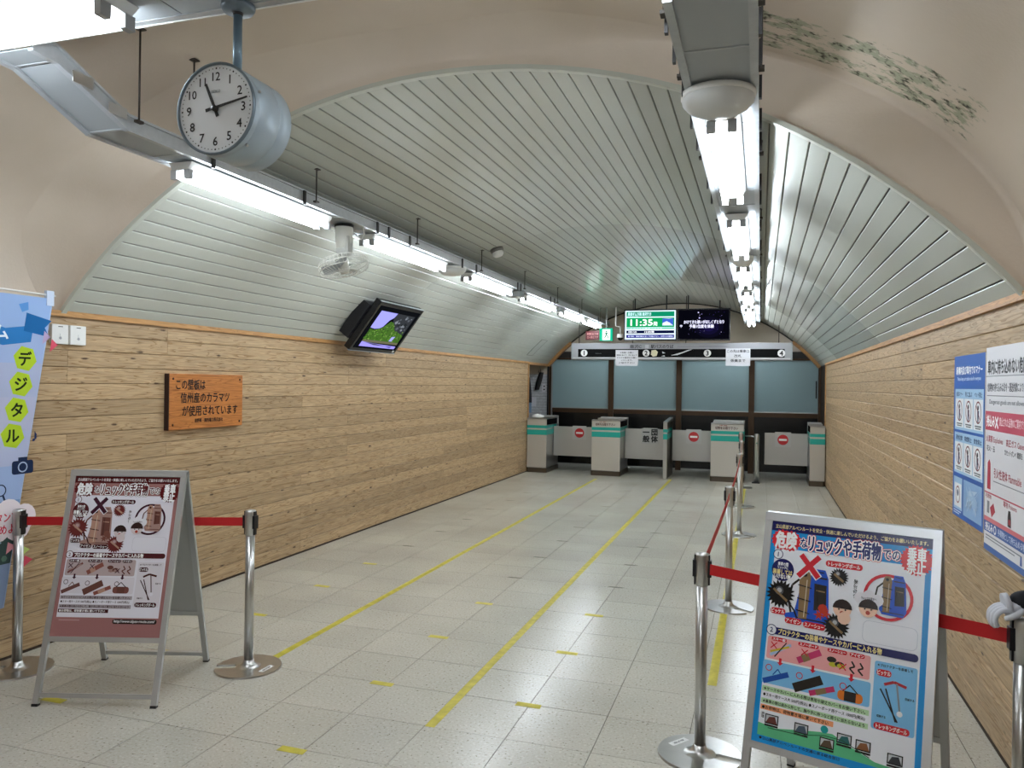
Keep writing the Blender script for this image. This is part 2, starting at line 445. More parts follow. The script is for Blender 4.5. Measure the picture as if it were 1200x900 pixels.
# ------------------------------------------------------------------ floor
T, TX, TY = .4246, -2.436, 3.565
mb = MB().box((-6, -3.6, -.12), (3.0, 17.5, -.006))
floor = struct(obj('floor', mb, JOINT))
tm = MB(); g_ = .0016
tm.box((g_, g_, -.006), (T-g_, T-g_, 0)); tile_me = tm.mesh('tile', TILE)
rest = MB(); cnt = 0
for r in range(-17, 33):
    for c in range(-9, 13):
        x, y = TX + c*T, TY + r*T
        if x < -5.7 or x > 2.5: continue
        inhall = XL - T < x < XR
        if inhall and -2 <= r <= 15 and cnt < 300 and not (x + T < XL or (c > 7)):
            o = link('tile', tile_me, floor, (x, y, random.uniform(-.0004, .0002))); cnt += 1
        else: rest.box((x+g_, y+g_, -.006), (x+T-g_, y+T-g_, 0))
o = obj('tile', rest, TILE, floor); o['kind'] = 'stuff'

# ------------------------------------------------------------------ timber walls
PLK = {}
def plank_mesh(L_, h, side):
    """board with chamfered long edges, lying along y, face towards +x (side 1) or -x (side -1)"""
    k = (round(L_, 2), side)
    if k in PLK: return PLK[k]
    c = .005; t = .016; g2 = .0012
    prof = [(-t, g2), (-c, g2), (0, g2+c), (0, h-g2-c), (-c, h-g2), (-t, h-g2)]
    m = MB(); m.prism(prof, lambda p: Vector((p[0]*side, 0.001, p[1])), lambda p: Vector((p[0]*side, L_-.001, p[1])))
    if side == 1: bmesh.ops.reverse_faces(m.bm, faces=m.bm.faces[:])
    PLK[k] = m.mesh('plank', WOOD); return PLK[k]
H = 2.13 / 19
def timber(wall, x, y0, y1, side):
    for i in range(19):
        y = y0; first = True
        while y < y1 - .01:
            L_ = random.choice((1.85, 2.75, 3.65)) if first else 3.65
            first = False
            if y + L_ > y1 - .5: L_ = y1 - y
            L_ = round(L_, 2)
            link('plank', plank_mesh(L_, H, side), wall, (x, y, .012 + i*(H-.0005))); y += L_
wl = struct(obj('wall_left', MB().box((-4.6, .4, 0), (XL-.016, YW, 2.14)), DARKW))
timber(wl, XL, 1.2, YW-.05, 1)
wr = struct(obj('wall_right', MB().box((XR+.016, 3.35, 0), (1.35, 16.1, 2.14)), DARKW))
timber(wr, XR, 3.4, 14.72, -1)
struct(obj('trim_1', MB().box((XL-.02, 1.2, 2.128), (XL+.022, YW, 2.165)), TRIMW))
struct(obj('trim_2', MB().box((XR-.022, 3.4, 2.128), (XR+.02, 14.75, 2.165)), TRIMW))
struct(obj('trim_3', MB().box((XL-.03, YW-.05, 0), (XL+.014, YW, 2.128)), TRIMW))
struct(obj('trim_4', MB().box((XR-.014, 14.72, 0), (XR+.03, 14.76, 2.128)), TRIMW))
struct(obj('baseboard_left', MB().box((XL-.016, 1.2, 0), (XL+.003, YW-.05, .011)), DARKW))
struct(obj('baseboard_right', MB().box((XR-.003, 3.4, 0), (XR+.016, 14.72, .011)), DARKW))

# ------------------------------------------------------------------ slatted vault
NP = 58; da = 2*AMAX/NP
m = MB()
m.grid([[vp(-AMAX + 2*AMAX*i/60, y, R+.016) for i in range(61)] for y in (YA+.01, YE)])
ceil = struct(obj('ceiling', m, SLATB))
cuts = [YA+.012, 8.06, 12.5, YE]
for s_ in range(3):
    y0, y1 = cuts[s_], cuts[s_+1]
    gap = (.0078, .0078, .0045)[s_]
    wd = R*da - gap; c = .003; t = .012
    prof = [(-wd/2, t), (-wd/2, c), (-wd/2+c, 0), (wd/2-c, 0), (wd/2, c), (wd/2, t)]
    q = MB(); q.prism(prof, lambda p: Vector((p[0], y0+.0015, p[1])), lambda p: Vector((p[0], y1-.0015, p[1])))
    me = q.mesh('plank', (SLAT, SLATG, SLATM)[s_])
    for k in range(NP):
        a = -AMAX + (k+.5)*da
        p = vp(a, 0)
        link('plank', me, ceil, (p.x, random.uniform(-.002, .002), p.z), (0, a, 0))
# rims
def arch_trim(name, a0, a1, y0, y1, ra, rb, mt, n=40):
    m = MB(); A = [a0 + (a1-a0)*i/n for i in range(n+1)]
    rows = [[vp(a, y, r) for a in A] for (y, r) in ((y0, ra), (y1, ra), (y1, rb), (y0, rb), (y0, ra))]
    m.grid(rows, False)
    bmesh.ops.remove_doubles(m.bm, verts=m.bm.verts[:], dist=1e-5)
    bmesh.ops.recalc_face_normals(m.bm, faces=m.bm.faces[:])
    return struct(obj(name, m, mt))
arch_trim('trim_5', -AMAX, AMAX, YA-.022, YA+.016, R-.014, R+.01, mat('rim_paint', 'b9bcb0', .4))
arch_trim('trim_6', -AMAX, AMAX, YE-.03, YE+.03, R-.02, R+.02, mat('dark_rim', '2c251d', .6))
arch_trim('trim_7', -AMAX, -AMAX+.2, YE-.14, YE-.03, R-.06, R+.01, TRIMW, 10)
arch_trim('trim_8', AMAX-.2, AMAX, YE-.14, YE-.03, R-.06, R+.01, TRIMW, 10)
struct(obj('trim_9', MB().box((XL-.06, YW, 2.11), (XL+.02, YE-.03, 2.16)), TRIMW))

# ------------------------------------------------------------------ arch face with its cove, near vault
n = 64; rowsF = [[] for _ in range(8)]; rowsV = [[] for _ in range(4)]
for i in range(n+1):
    f = i/n; a = -AMAX + 2*AMAX*f
    A = vp(a, YA, R-.002)
    th = PI*(1-f)
    E_ = Vector((XC + 2.78*math.cos(th), YA, SPR + 1.47*math.sin(th)))
    # pair points by direction from a centre so the rows do not cross
    k5 = min(1, f/.5) if f < .5 else max(0, 1 - (f-.5)*6)
    rf = (.26 + .02*k5) if f < .5 else .03 + .22*k5
    dep = (.40 - .05*k5) if f < .5 else .03 + .30*k5
    gap = (E_-A).length
    sc_ = min(1, gap*.72/rf); rf *= sc_; dep *= sc_
    D = (E_-A).normalized() if gap > 1e-4 else Vector((0, 0, 1))
    rowsF[0].append(A); rowsF[1].append(E_ - D*rf)
    tm = math.radians(62)
    for k in range(1, 7):
        t = k/6*tm
        rowsF[1+k].append(E_ - D*rf*(1-math.sin(t)/math.sin(tm)) + Vector((0, -dep*(1-math.cos(t))/(1-math.cos(tm)), 0)))
    e = rowsF[7][-1]
    for k, y in enumerate((None, 2.6, 0, -3.5)):
        rowsV[k].append(Vector((e.x, e.y if y is None else y, e.z)))
struct(obj('wall_arch', MB().grid(rowsF), PLASTER))
struct(obj('ceiling_near', MB().grid(rowsV), PLASTERF))
# rest of the near space, outside the frame
struct(obj('wall_side', MB().box((-4.6, -3.5, 0), (XL-.016, .4, 2.2)), PLASTER))
struct(obj('wall_back', MB().box((-4.6, -3.6, 0), (2.8, -3.5, 3.8)), PLASTER))
struct(obj('wall_booth', MB().box((2.7, -3.5, 0), (2.8, 3.4, 2.3)), PLASTER))
struct(obj('wall_return', MB().box((XR+.25, 3.36, 0), (2.8, 3.46, 2.3)), PLASTER))
struct(obj('ceiling_booth', MB().box((XR+.02, -3.5, 2.2), (2.8, 3.4, 2.28)), PLASTER))

# ------------------------------------------------------------------ far end: tympanum, partition, alcove
m = MB(); n = 40
top = [vp(-AMAX + 2*AMAX*i/n, YE+.02, R+.015) for i in range(n+1)]
bot = [Vector((p.x, p.y, 2.42)) for p in top]
for rA, rB, dy in ((bot, top, 0),):
    rows = [[Vector((p.x, p.y, min(p.z, q.z))) for p, q in zip(bot, top)], top, [q + Vector((0, .1, 0)) for q in top]]
    m.grid(rows, False)
struct(obj('wall_far', m, mat('far_plaster', 'd8ccba', .6, noise=(2, .06))))
struct(obj('trim_10', MB().box((XL, YE-.02, 2.30), (1.15, YE+.12, 2.43)), mat('header_dark', '231f1b', .4)))
FROST = bpy.data.materials.new('frosted_glass'); FROST.use_nodes = True
b_ = FROST.node_tree.nodes['Principled BSDF']
b_.inputs['Base Color'].default_value = lin('a6bcbf'); b_.inputs['Roughness'].default_value = .16
b_.inputs['Specular IOR Level'].default_value = .6
nt_ = FROST.node_tree; tl_ = nt_.nodes.new('ShaderNodeBsdfTranslucent'); tl_.inputs[0].default_value = lin('dcebec'); mx_ = nt_.nodes.new('ShaderNodeMixShader'); mx_.inputs[0].default_value = .6
nt_.links.new(b_.outputs[0], mx_.inputs[1]); nt_.links.new(tl_.outputs[0], mx_.inputs[2]); nt_.links.new(mx_.outputs[0], nt_.nodes['Material Output'].inputs[0])
xs = [-4.36, -3.01, -1.60, -.175, 1.12]
for i in range(4):
    a, b = xs[i], xs[i+1]
    wn = struct(obj('window_%d' % (i+1), MB().box((a+.01, YE+.02, 1.13), (b-.01, YE+.09, 1.22)).box((a+.01, YE+.02, 2.26), (b-.01, YE+.09, 2.31)), BRONZE))
    obj('mullion', MB().box((a, YE, 0), (a+.055, YE+.11, 2.31)), BRONZE, wn)
    obj('mullion', MB().box((b-.055, YE, 0), (b, YE+.11, 2.31)), BRONZE, wn)
    obj('pane', MB().box((a+.055, YE+.045, 1.22), (b-.055, YE+.057, 2.26)), FROST, wn)
    obj('pane_edge', MB().box((a+.055, YE+.035, 1.22), (b-.055, YE+.06, 1.235)), ALU, wn)
    obj('lower_panel', MB().box((a+.055, YE+.04, .04), (b-.055, YE+.06, 1.13)), mat('dark_glass', '0d0c0b', .25), wn)
    if i == 3: obj('handle', MB().box((b-.10, YE+.02, 1.52), (b-.08, YE+.045, 1.86)), BLACK, wn)
    if i == 0: obj('side_post', MB().box((a+.055, YE-.01, 0), (a+.075, YE+.04, 2.31)), ALU, wn)
struct(obj('wall_rear', MB().box((-4.6, 17.3, 0), (1.4, 17.4, 3.6)).box((-4.6, YE+.12, -.1), (1.4, 17.4, -.05)), mat('rear_grey', '7b8688', .8)))
# alcove left of the gates: grey brick, beige head
al = struct(obj('wall_alcove', MB().box((-5.75, YE+.02, 0), (-4.385, YE+.12, 2.3)), mat('mortar_grey', '8b8d90', .8)))
br = MB(); z = .02; k = 0
while z < 1.93:
    x = -5.7 - (k % 2)*.1
    while x < -4.40:
        br.box((max(x, -5.74)+.003, YE+.004, z+.003), (min(x+.2, -4.392)-.003, YE+.022, z+.057)); x += .2
    z += .06; k += 1
o = obj('brick', br, mat('grey_brick', 'c6c9cc', .35, noise=(25, .12)), al); o['kind'] = 'stuff'
obj('plaster_head', MB().box((-5.75, YE, 1.94), (-4.385, YE+.02, 2.3)), PLASTER, al)
struct(obj('wall_alcove_end', MB().box((-5.8, YW-.1, 0), (-5.75, YE+.12, 2.3)).box((-5.8, YW-.1, 0), (-4.6, YW-.05, 2.3)), PLASTER))
struct(obj('ceiling_alcove', MB().box((-5.8, YW-.1, 2.2), (XL-.06, YE+.1, 2.26)), PLASTER))
struct(obj('door_1', MB().box((-4.392, YE-.03, 0), (-4.36, YE+.1, 2.12)), BLACK))

# ------------------------------------------------------------------ lighting racks (trays of rails and cover panels)
def rack_rail(x0, x1, path, h=.085):
    m = MB()
    def strip(xa, xb, za, zb):
        lo = [Vector((0, y, z+za)) for y, z in path]; hi = [Vector((0, y, z+zb)) for y, z in path]
        rows = []
        for src, x in ((lo, xa), (hi, xa), (hi, xb), (lo, xb), (lo, xa)): rows.append([Vector((x, p.y, p.z)) for p in src])
        V = [[m.bm.verts.new(p) for p in r] for r in rows[:4]]
        for i in range(4):
            A, B = V[i], V[(i+1) % 4]
            for j in range(len(A)-1): m.face([A[j], A[j+1], B[j+1], B[j]])
        m.face([V[i][0] for i in range(4)]); m.face([V[i][-1] for i in (3, 2, 1, 0)])
    out = x1 if abs(x1) else x1
    strip(x0, x1, 0, .012); strip(x0, x1, h-.012, h)
    xm = (x0+x1)/2; strip(xm-.003, xm+.003, .012, h-.012)
    bmesh.ops.recalc_face_normals(m.bm, faces=m.bm.faces[:])
    return m
def rack_panels(x0, x1, path, parent, L_=.42):
    seg = []
    for (ya, za), (yb, zb) in zip(path, path[1:]):
        d = math.hypot(yb-ya, zb-za); k = max(1, round(d/L_))
        for i in range(k): seg.append(((ya+(yb-ya)*i/k, za+(zb-za)*i/k), (ya+(yb-ya)*(i+1)/k, za+(zb-za)*(i+1)/k)))
    for (ya, za), (yb, zb) in seg:
        m = MB(); dv = Vector((0, yb-ya, zb-za)); L2 = dv.length; dv.normalize(); nn = Vector((0, -dv.z, dv.y))
        def bx(t0, t1, h0, h1):
            P = lambda t, h, x: Vector((x, ya, za)) + dv*t + nn*h
            v = [m.bm.verts.new(P(t, h, x)) for x in (x0, x1) for t, h in ((t0, h0), (t1, h0), (t1, h1), (t0, h1))]
            for q in ((0,1,2,3),(7,6,5,4),(0,4,5,1),(1,5,6,2),(2,6,7,3),(3,7,4,0)): m.face([v[i] for i in q])
        bx(.004, L2-.012, .012, .018); m.mi = 1; bx(L2-.012, L2-.002, .008, .020)  # paler metal on the end lip paints in light caught at the seam
        bmesh.ops.recalc_face_normals(m.bm, faces=m.bm.faces[:])
        obj('cover_panel', m, [COVER, GALV], parent)
def rod(parent, x, y, z0, z1):
    m = MB().tube([(x, y, z0), (x, y, z1)], .005, 6)
    m.box((x-.012, y-.02, z0+.0), (x+.012, y+.02, z0+.012)); m.box((x-.02, y-.02, z1-.006), (x+.02, y+.02, z1))
    obj('hanger_rod', m, mat('rod_dark', '3c352f', .5, .4), parent)
def clip(parent, x, y, z): obj('bracket', MB().box((x-.006, y-.012, z-.02), (x+.006, y+.012, z+.075)), mat('clip_dark', '2e2c2b', .4, .5), parent)

ZB = 2.935
lr = thing('lighting_rack', 'grey metal lighting rack with bent near end hanging above timber wall with plaque', 'lighting rack', (-3.085, 9, ZB))
rel = lambda pth, t: [(y-t.location.y, z-t.location.z) for y, z in pth]
pl = [(2.475, 3.112), (2.60, 3.105), (3.0, ZB), (15.6, ZB)]
obj('rail', rack_rail(-.135, -.105, rel(pl, lr)), GALV, lr)
obj('rail', rack_rail(.105, .135, rel(pl, lr)), GALV, lr)
rack_panels(-.105, .105, rel(pl, lr), lr)
for y in (4.63, 6.27, 7.93, 9.55, 11.25, 12.9, 14.5):
    for x in (-2.93, -3.24): rod(lr, x+3.085, y-9, .02, vz(x)-ZB+.002)
    clip(lr, .141, y-9-.12, 0)
rod(lr, -2.93+3.085, 3.04-9, .05, nz(-2.93)-ZB); rod(lr, -2.93+3.085, 3.42-9, .05, nz(-2.93)-ZB)
for yy, zz in ((2.72, .12), (2.92, .05)):      # splice plates on the bent part
    obj('splice_plate', MB().box((.136, yy-9-.05, zz), (.141, yy-9+.06, zz+.05), None), STEEL, lr)
for y in (3.6, 5.55, 5.75, 7.4, 9.3, 10.9): clip(lr, .141, y-9, 0)

rr = thing('lighting_rack', 'straight grey metal lighting rack running overhead towards number 4 gate', 'lighting rack', (-.17, 9, ZB+.01))
pr_ = [(2.47, ZB+.01), (15.6, ZB+.01)]
obj('rail', rack_rail(-.145, -.115, rel(pr_, rr)), GALV, rr)
obj('rail', rack_rail(.115, .145, rel(pr_, rr)), GALV, rr)
rack_panels(-.115, .115, rel(pr_, rr), rr)
for y in (4.3, 5.95, 7.6, 9.2, 10.85, 12.5, 14.1):
    for x in (-.325, -.015): rod(rr, x+.17, y-9, .02, vz(x)-ZB-.008)
for y in (2.6, 3.15):
    for x in (-.325, -.015): rod(rr, x+.17, y-9, .02, nz(x)-ZB-.008)
for y in (2.75, 3.0, 3.35, 3.75, 4.1, 4.9, 5.3, 6.2, 7.1, 8, 9, 10, 11, 12, 13): clip(rr, .152, y-9, 0); clip(rr, -.152, y-9.1, 0)

tr = thing('lighting_rack', 'wide grey overhead rack crossing the hall, holding the clock pole', 'lighting rack', (-1.4, 2.3, 3.125))
m = MB()
for y0, y1 in ((.12, .15), (-.20, -.17)): m.box((-2.1, y0, 0), (2.0, y1, .08))
obj('rail', m, GALV, tr)
obj('edge_strip', MB().box((-2.1, .15, -.004), (2.0, .156, .012)), WHITEM, tr)
for i in range(9): obj('cover_panel', MB().box((-2.1+i*.456+.003, -.17, .004), (-2.1+(i+1)*.456-.003, .12, .012)), COVER, tr)
for x in (-1.6, -.4, .8): rod(tr, x, .0, .02, nz(x-1.4)-3.125)

# ------------------------------------------------------------------ fluorescent fixtures
def fixture(L_, label):
    t = thing('fluorescent_light', label, 'light fixture')
    m = MB(); m.prism([(-.05, 0), (.05, 0), (.078, .045), (-.078, .045)], lambda p: Vector((p[0], 0, p[1]+.0)), lambda p: Vector((p[0], L_, p[1]+.0)))
    bmesh.ops.recalc_face_normals(m.bm, faces=m.bm.faces[:])
    obj('housing', m, WHITEM, t)
    for x in (-.045, .045):
        obj('tube', MB().tube([(x, .035, -.022), (x, L_-.035, -.022)], .0165, 10), LIT, t)
        for y in (.0, L_-.03):
            obj('lamp_holder', MB().box((x-.019, y, -.046), (x+.019, y+.03, .004)), mat('holder_grey', 'a4a6a6', .5), t)
    return t
YS = [(3.50, 1.47), (5.62, 1.55), (7.86, 1.47), (9.95, 1.6), (12.05, 1.5), (13.78, 1.3)]
ordn = ['nearest the clock', 'between the fan and the dome lamp', 'just beyond the dome lamp', 'fourth from the clock', 'fifth from the clock', 'farthest from the clock, by the exit sign']
orr = ['just beyond the large white dome lamp', 'second beyond the large white dome lamp', 'third beyond the large white dome lamp', 'fourth beyond the large white dome lamp',
       'fifth beyond the large white dome lamp', 'nearest the ticket gates']
for i, (y, L_) in enumerate(YS):
    f = fixture(L_, 'lit twin tube fluorescent light on bent rack, ' + ordn[i]); f.location = (-3.085, y, ZB-.047); f['group'] = 'lights along the bent rack'
    f = fixture(L_, 'lit twin tube fluorescent light on straight rack, ' + orr[i]); f.location = (-.18, y, ZB-.037); f['group'] = 'lights along the straight rack'
f = fixture(1.4, 'large lit twin tube fluorescent light under crossing rack, beside the hanging clock')
f.location = (-2.24, 2.22, 3.07); f.rotation_euler = (0, 0, PI/2)
for ch in f.children: ch.scale = (1.25, 1, 1.1)
for x, y, nm in ((-.2, 2.2, 'in the stretch towards the booth'), (-1.0, -.6, 'behind the viewpoint, middle one'), (-1.6, -2.4, 'behind the viewpoint, nearest the back wall')):  # unseen fixtures added to brighten the near end of the hall
    f = fixture(1.4, 'added unseen twin tube fluorescent light overhead ' + nm)
    f.location = (x+.7, y, 2.9); f.rotation_euler = (0, 0, PI/2)
    if y > 0: f.location = (.25, y, 3.07)
    f['group'] = 'added unseen lights by the entrance'
    if y < 0:
        obj('stem', MB().tube([(0, .2, .04), (0, .2, .18)], .006, 6).tube([(0, 1.2, .04), (0, 1.2, .18)], .006, 6), WHITEM, f)

for x, nm in ((-3.9, 'on the wall side'), (-1.5, 'on the poster side')):
    f = fixture(1.4, 'lit twin tube light on the platform behind the frosted panes, ' + nm); f.location = (x+1.8, 16.85, 2.9); f.rotation_euler = (0, 0, PI/2); f['group'] = 'platform lights'
    obj('stem', MB().tube([(0, .2, .04), (0, .2, .6)], .006, 6).tube([(0, 1.2, .04), (0, 1.2, .6)], .006, 6), WHITEM, f)
# dome lamps
def dome(r, loc, label):
    t = thing('dome_lamp', label, 'lamp', loc)
    obj('mounting_ring', MB().lathe([(0, 0), (r*1.0, 0), (r*1.0, -.018), (r*.96, -.024), (0, -.024)], 32), WHITEM, t)
    obj('diffuser', MB().lathe([(r*.97, -.022), (r*.95, -.04), (r*.82, -.062), (r*.6, -.08), (r*.3, -.09), (0, -.093)], 32), mat('opal_plastic', 'd2d4d2', .3), t)
    return t
dome(.152, (-.185, 3.30, ZB+.009), 'unlit white dome lamp on straight rack, largest in view, before its first tubes')
dome(.105, (-.18, 7.50, ZB+.01), 'small unlit cream dome lamp between tubes of the straight rack')
dome(.15, (-3.085, 7.46, ZB), 'unlit grey dome lamp under bent rack beyond the fan')
def emer(y, label):
    t = thing('emergency_lamp', label, 'lamp', (-3.085, y, ZB))
    obj('body', MB().box((-.10, -.09, -.07), (.10, .09, 0)), GREYP, t, bevel=.008)
    M = Matrix.Translation((.045, -.02, -.07)) @ Matrix.Rotation(PI, 4, 'X')
    obj('lens', MB().lathe([(.032, 0), (.032, .01), (.022, .022), (0, .026)], 16, M), WHITEM, t)
emer(9.62, 'small grey emergency lamp box under bent rack between third and fourth tube lights')
emer(11.72, 'small grey emergency lamp box under bent rack between fourth and fifth tube lights')
t = thing('smoke_detector', 'white smoke detector on slatted ceiling above the bent rack', 'smoke detector', (-2.82, 8.1, vz(-2.82)))
a = math.asin((-2.82-XC)/R)
M = Matrix.Rotation(a, 4, 'Y') @ Matrix.Rotation(PI, 4, 'X')
obj('base', MB().lathe([(0, -.004), (.075, -.004), (.075, .03), (.06, .04), (0, .04)], 20, M), mat('det_base', '6d6a64', .5), t)
obj('sensor_head', MB().lathe([(.058, .04), (.062, .07), (.045, .09), (0, .092)], 20, M), WHITEM, t)

# ------------------------------------------------------------------ clock
ck = thing('station_clock', 'round white dial clock with blue grey drum hanging by a pole from crossing rack', 'clock', (-1.87, 2.30, 2.698))
RX = Matrix.Rotation(PI/2, 4, 'X')     # turns +z to -y
DRUM = mat('drum_grey', 'a9b7c0', .4, .15)
r = .166
obj('drum', MB().lathe([(r*.93, -.225), (r, -.215), (r, -.150), (r*.99, -.148), (r*.99, -.144), (r, -.142), (r, -.030), (r*.985, -.028), (r*.985, -.024), (r*.99, -.022), (r*.99, .0), (r*.94, .006)], 48, RX), DRUM, ck)
obj('dial', MB().lathe([(r*.95, .003), (0, .003)], 48, RX, False), mat('dial_white', 'dfe3e6', .5), ck)
obj('bezel', MB().lathe([(r*.99, -.002), (r*1.0, .010), (r*.965, .012), (r*.945, .002)], 48, RX), mat('bezel_grey', '6e7b84', .35, .4), ck)
obj('rear_dial', MB().lathe([(0, -.222), (r*.94, -.222)], 48, RX, False), MATS['dial_white'], ck)
P = Print('lettering', ck, (0, -.0045, 0), (1, 0, 0), (0, 0, -1), (0, -1, 0)); P.step = .0002
for h in range(12):
    a = 2*PI*(h+1)/12
    P.text(str(h+1), math.sin(a)*r*.70, -math.cos(a)*r*.70, .045 if h+1 < 10 else .043, '141418', bold=.014)
for k in range(60):
    a = 2*PI*k/60; P.lay = 3; P.circ(math.sin(a)*r*.875, -math.cos(a)*r*.875, .0036 if k % 5 == 0 else .0022, '141418', 8)
P.text('SEIKO', 0, -r*.38, .014, '7d8488')
hand = mat('hand_black', '0a0a0c', .4)
def hand_mesh(a, L_, tail, w0, w1, y):
    d = Vector((math.sin(a), 0, math.cos(a))); s = Vector((math.cos(a), 0, -math.sin(a)))
    m = MB(); pts = [(-tail, w0), (-tail, -w0), (L_, -w1), (L_, w1)]
    m.prism(pts, lambda p: d*p[0] + s*p[1] + Vector((0, y, 0)), lambda p: d*p[0] + s*p[1] + Vector((0, y-.002, 0)))
    bmesh.ops.recalc_face_normals(m.bm, faces=m.bm.faces[:]); return m
obj('hour_hand', hand_mesh(math.radians(336.5), .098, .032, .0062, .0045, -.010), hand, ck)
obj('minute_hand', hand_mesh(math.radians(79), .142, .036, .0058, .0028, -.014), hand, ck)
obj('hub', MB().lathe([(.011, 0), (.011, .019), (0, .019)], 16, RX), hand, ck)
obj('pole', MB().tube([(0, .11, r-.01), (0, .11, .385)], .0165, 14), mat('pole_blue', '7b93a2', .32, .4), ck)
obj('collar', MB().tube([(0, .11, .385), (0, .11, .41)], .018, 14), BLACK, ck)
obj('canopy', MB().lathe([(.02, .395), (.055, .40), (.062, .412), (.062, .424), (0, .424)], 24, Matrix.Translation((0, .11, 0))), mat('canopy_grey', '6e7a82', .4, .3), ck)
for a in (20, -50, 200): obj('screw', MB().tube([((r-.002)*math.cos(math.radians(a)), .03, (r-.002)*math.sin(math.radians(a))), ((r+.006)*math.cos(math.radians(a)), .03, (r+.006)*math.sin(math.radians(a)))], .005, 8), STEEL, ck)

# ------------------------------------------------------------------ fan
fn = thing('ceiling_fan', 'white oscillating fan with wire guard hanging under bent rack', 'fan', (-3.085, 5.27, ZB))
CREAM = mat('fan_cream', 'd9d8cf', .4)
obj('mount_plate', MB().lathe([(0, 0), (.075, 0), (.075, -.016), (0, -.016)], 24), BLACK, fn)
obj('motor_housing', MB().lathe([(.068, -.014), (.066, -.10), (.060, -.17), (.05, -.19), (0, -.195)], 24), CREAM, fn)
obj('swivel_arm', MB().box((.02, -.045, -.22), (.062, .03, -.09)).lathe([(.05, -.175), (.058, -.19), (.05, -.225), (.03, -.24), (0, -.245)], 18), mat('fan_grey', 'b9b9b2', .45), fn)
FM = Matrix.Translation((.01, -.02, -.315)) @ Matrix.Rotation(math.radians(-16), 4, 'Y') @ Matrix.Rotation(math.radians(-3), 4, 'X')
m = MB(); Rg = .19
def ringpts(r_, z): return [FM @ Vector((r_*math.cos(2*PI*k/28), r_*math.sin(2*PI*k/28), z)) for k in range(29)]
for r_, z in ((Rg, .0), (Rg*.98, .035), (Rg*.98, -.035), (Rg*.5, -.06), (.05, -.062), (.06, .05)): m.tube(ringpts(r_, z), .0024, 5, False)
for k in range(36):
    a = 2*PI*k/36; c_, s_ = math.cos(a), math.sin(a)
    m.tube([FM @ Vector((q*c_, q*s_, z)) for q, z in ((.06, .05), (.13, .05), (Rg*.98, .03), (Rg, 0), (Rg*.98, -.03), (.13, -.058), (.05, -.062))], .0013, 4, False)
obj('guard', m, CREAM, fn)
for k in range(4):
    a = 2*PI*k/4 + .3; c_, s_ = math.cos(a), math.sin(a); e = Vector((-s_, c_, 0)); d = Vector((c_, s_, 0)); m = MB()
    rows = []
    for q, wd in ((.03, .02), (.08, .05), (.13, .062), (.165, .04)):
        rows.append([FM @ (d*q + e*(wd*tt) + Vector((0, 0, -.006 + .018*tt))) for tt in (-1, -.3, .4, 1)])
    obj('blade', m.grid(rows), GREYP, fn)
obj('hub', MB().lathe([(0, .05), (.045, .045), (.045, -.03), (.03, -.062), (0, -.064)], 18, FM), CREAM, fn)
obj('power_cord', MB().tube([(.06, .04, -.05), (.10, .09, -.10), (.11, .12, -.05), (.09, .14, 0)], .004, 6), WHITEM, fn)

# ------------------------------------------------------------------ tilted television
bl, tl = Vector((-4.13, 7.19, 2.06)), Vector((-3.75, 7.19, 2.56))
tv = thing('television', 'black flat television tilted down over the timber wall showing a green valley', 'television', (-4.13, 7.71, 2.06))
upv = (tl-bl).normalized(); nrm = Vector((upv.z, 0, -upv.x)); Ht = (tl-bl).length; Wt = 1.06
B = Matrix(((nrm.x, 0, upv.x, 0), (0, 1, 0, 0), (nrm.z, 0, upv.z, 0), (0, 0, 0, 1)))   # local x = out of the screen, z = up the screen
obj('cabinet', MB().box((-.075, -Wt/2, 0), (0, Wt/2, Ht), B), mat('tv_black', '131316', .25), tv, bevel=.006)
obj('bezel_edge', MB().box((-.02, -Wt/2-.003, -.004), (.003, Wt/2+.003, .0), B).box((-.02, -Wt/2-.003, Ht), (.003, Wt/2+.003, Ht+.006), B), GREYP, tv)
obj('wall_bracket', MB().box((-.20, -Wt/2-.03, .10), (-.075, -.1, Ht-.10), B).box((-.26, -.3, .2), (-.075, .3, .4), B), BLACK, tv)
obj('badge', MB().box((0, Wt/2-.10, .018), (.004, Wt/2-.06, .045), B), WHITEM, tv)
P = Print('screen_picture', tv, B @ Vector((.0015, -Wt/2+.12, Ht-.10)), (0, 1, 0), -upv, nrm, glow=1.0); P.step = .0006
W_, H_ = Wt-.24, Ht-.17
P.rect(-.075, -.055, W_+.075, H_+.03, '0b0d10')
P.poly([(.0, 0), (.38, 0), (.36, .06), (.30, .10), (.25, .19), (.20, .215), (.10, .23), (0, .22)], '8f8fe0')
P.poly([(.38, 0), (W_, 0), (W_, .26), (.50, .25), (.36, .06)], '2c2f33')
for i in range(26): P.poly([(x+.0, y) for x, y in ((lambda cx, cy, s: [(cx-s, cy), (cx, cy-s*.6), (cx+s, cy), (cx, cy+s*.7)])(random.uniform(.45, .78), random.uniform(.02, .2), random.uniform(.01, .04)))], random.choice(['4c5158', '6d727a', '202326']))
P.poly([(0, .23), (.1, .24), (.24, .2), (.34, .11), (.42, .12), (.56, .22), (.74, .25), (W_, .27), (W_, .38), (0, .38)], '3a5a22')
for i in range(240):
    cx = random.uniform(.0, .78); cy = random.uniform(.26-.16*max(0, min(1, (cx-.12)/.3)) if cx < .5 else .22, .375); r_ = random.uniform(.004, .016)
    P.poly([(cx + r_*random.uniform(.6, 1.3)*math.cos(a_), cy + r_*random.uniform(.4, .9)*math.sin(a_)) for a_ in (0, .9, 1.9, 2.9, 4, 5.2)], random.choice(['4d7a2a', '39611f', '5b8230', '25401a', '2d4f1e', '1d3312', '6f8a48']))
P.rect(0, .37, W_, .40, '5b5a46'); P.poly([(.0, .395), (.3, .41), (W_, .42), (W_, H_), (0, H_)], '8d85d6')
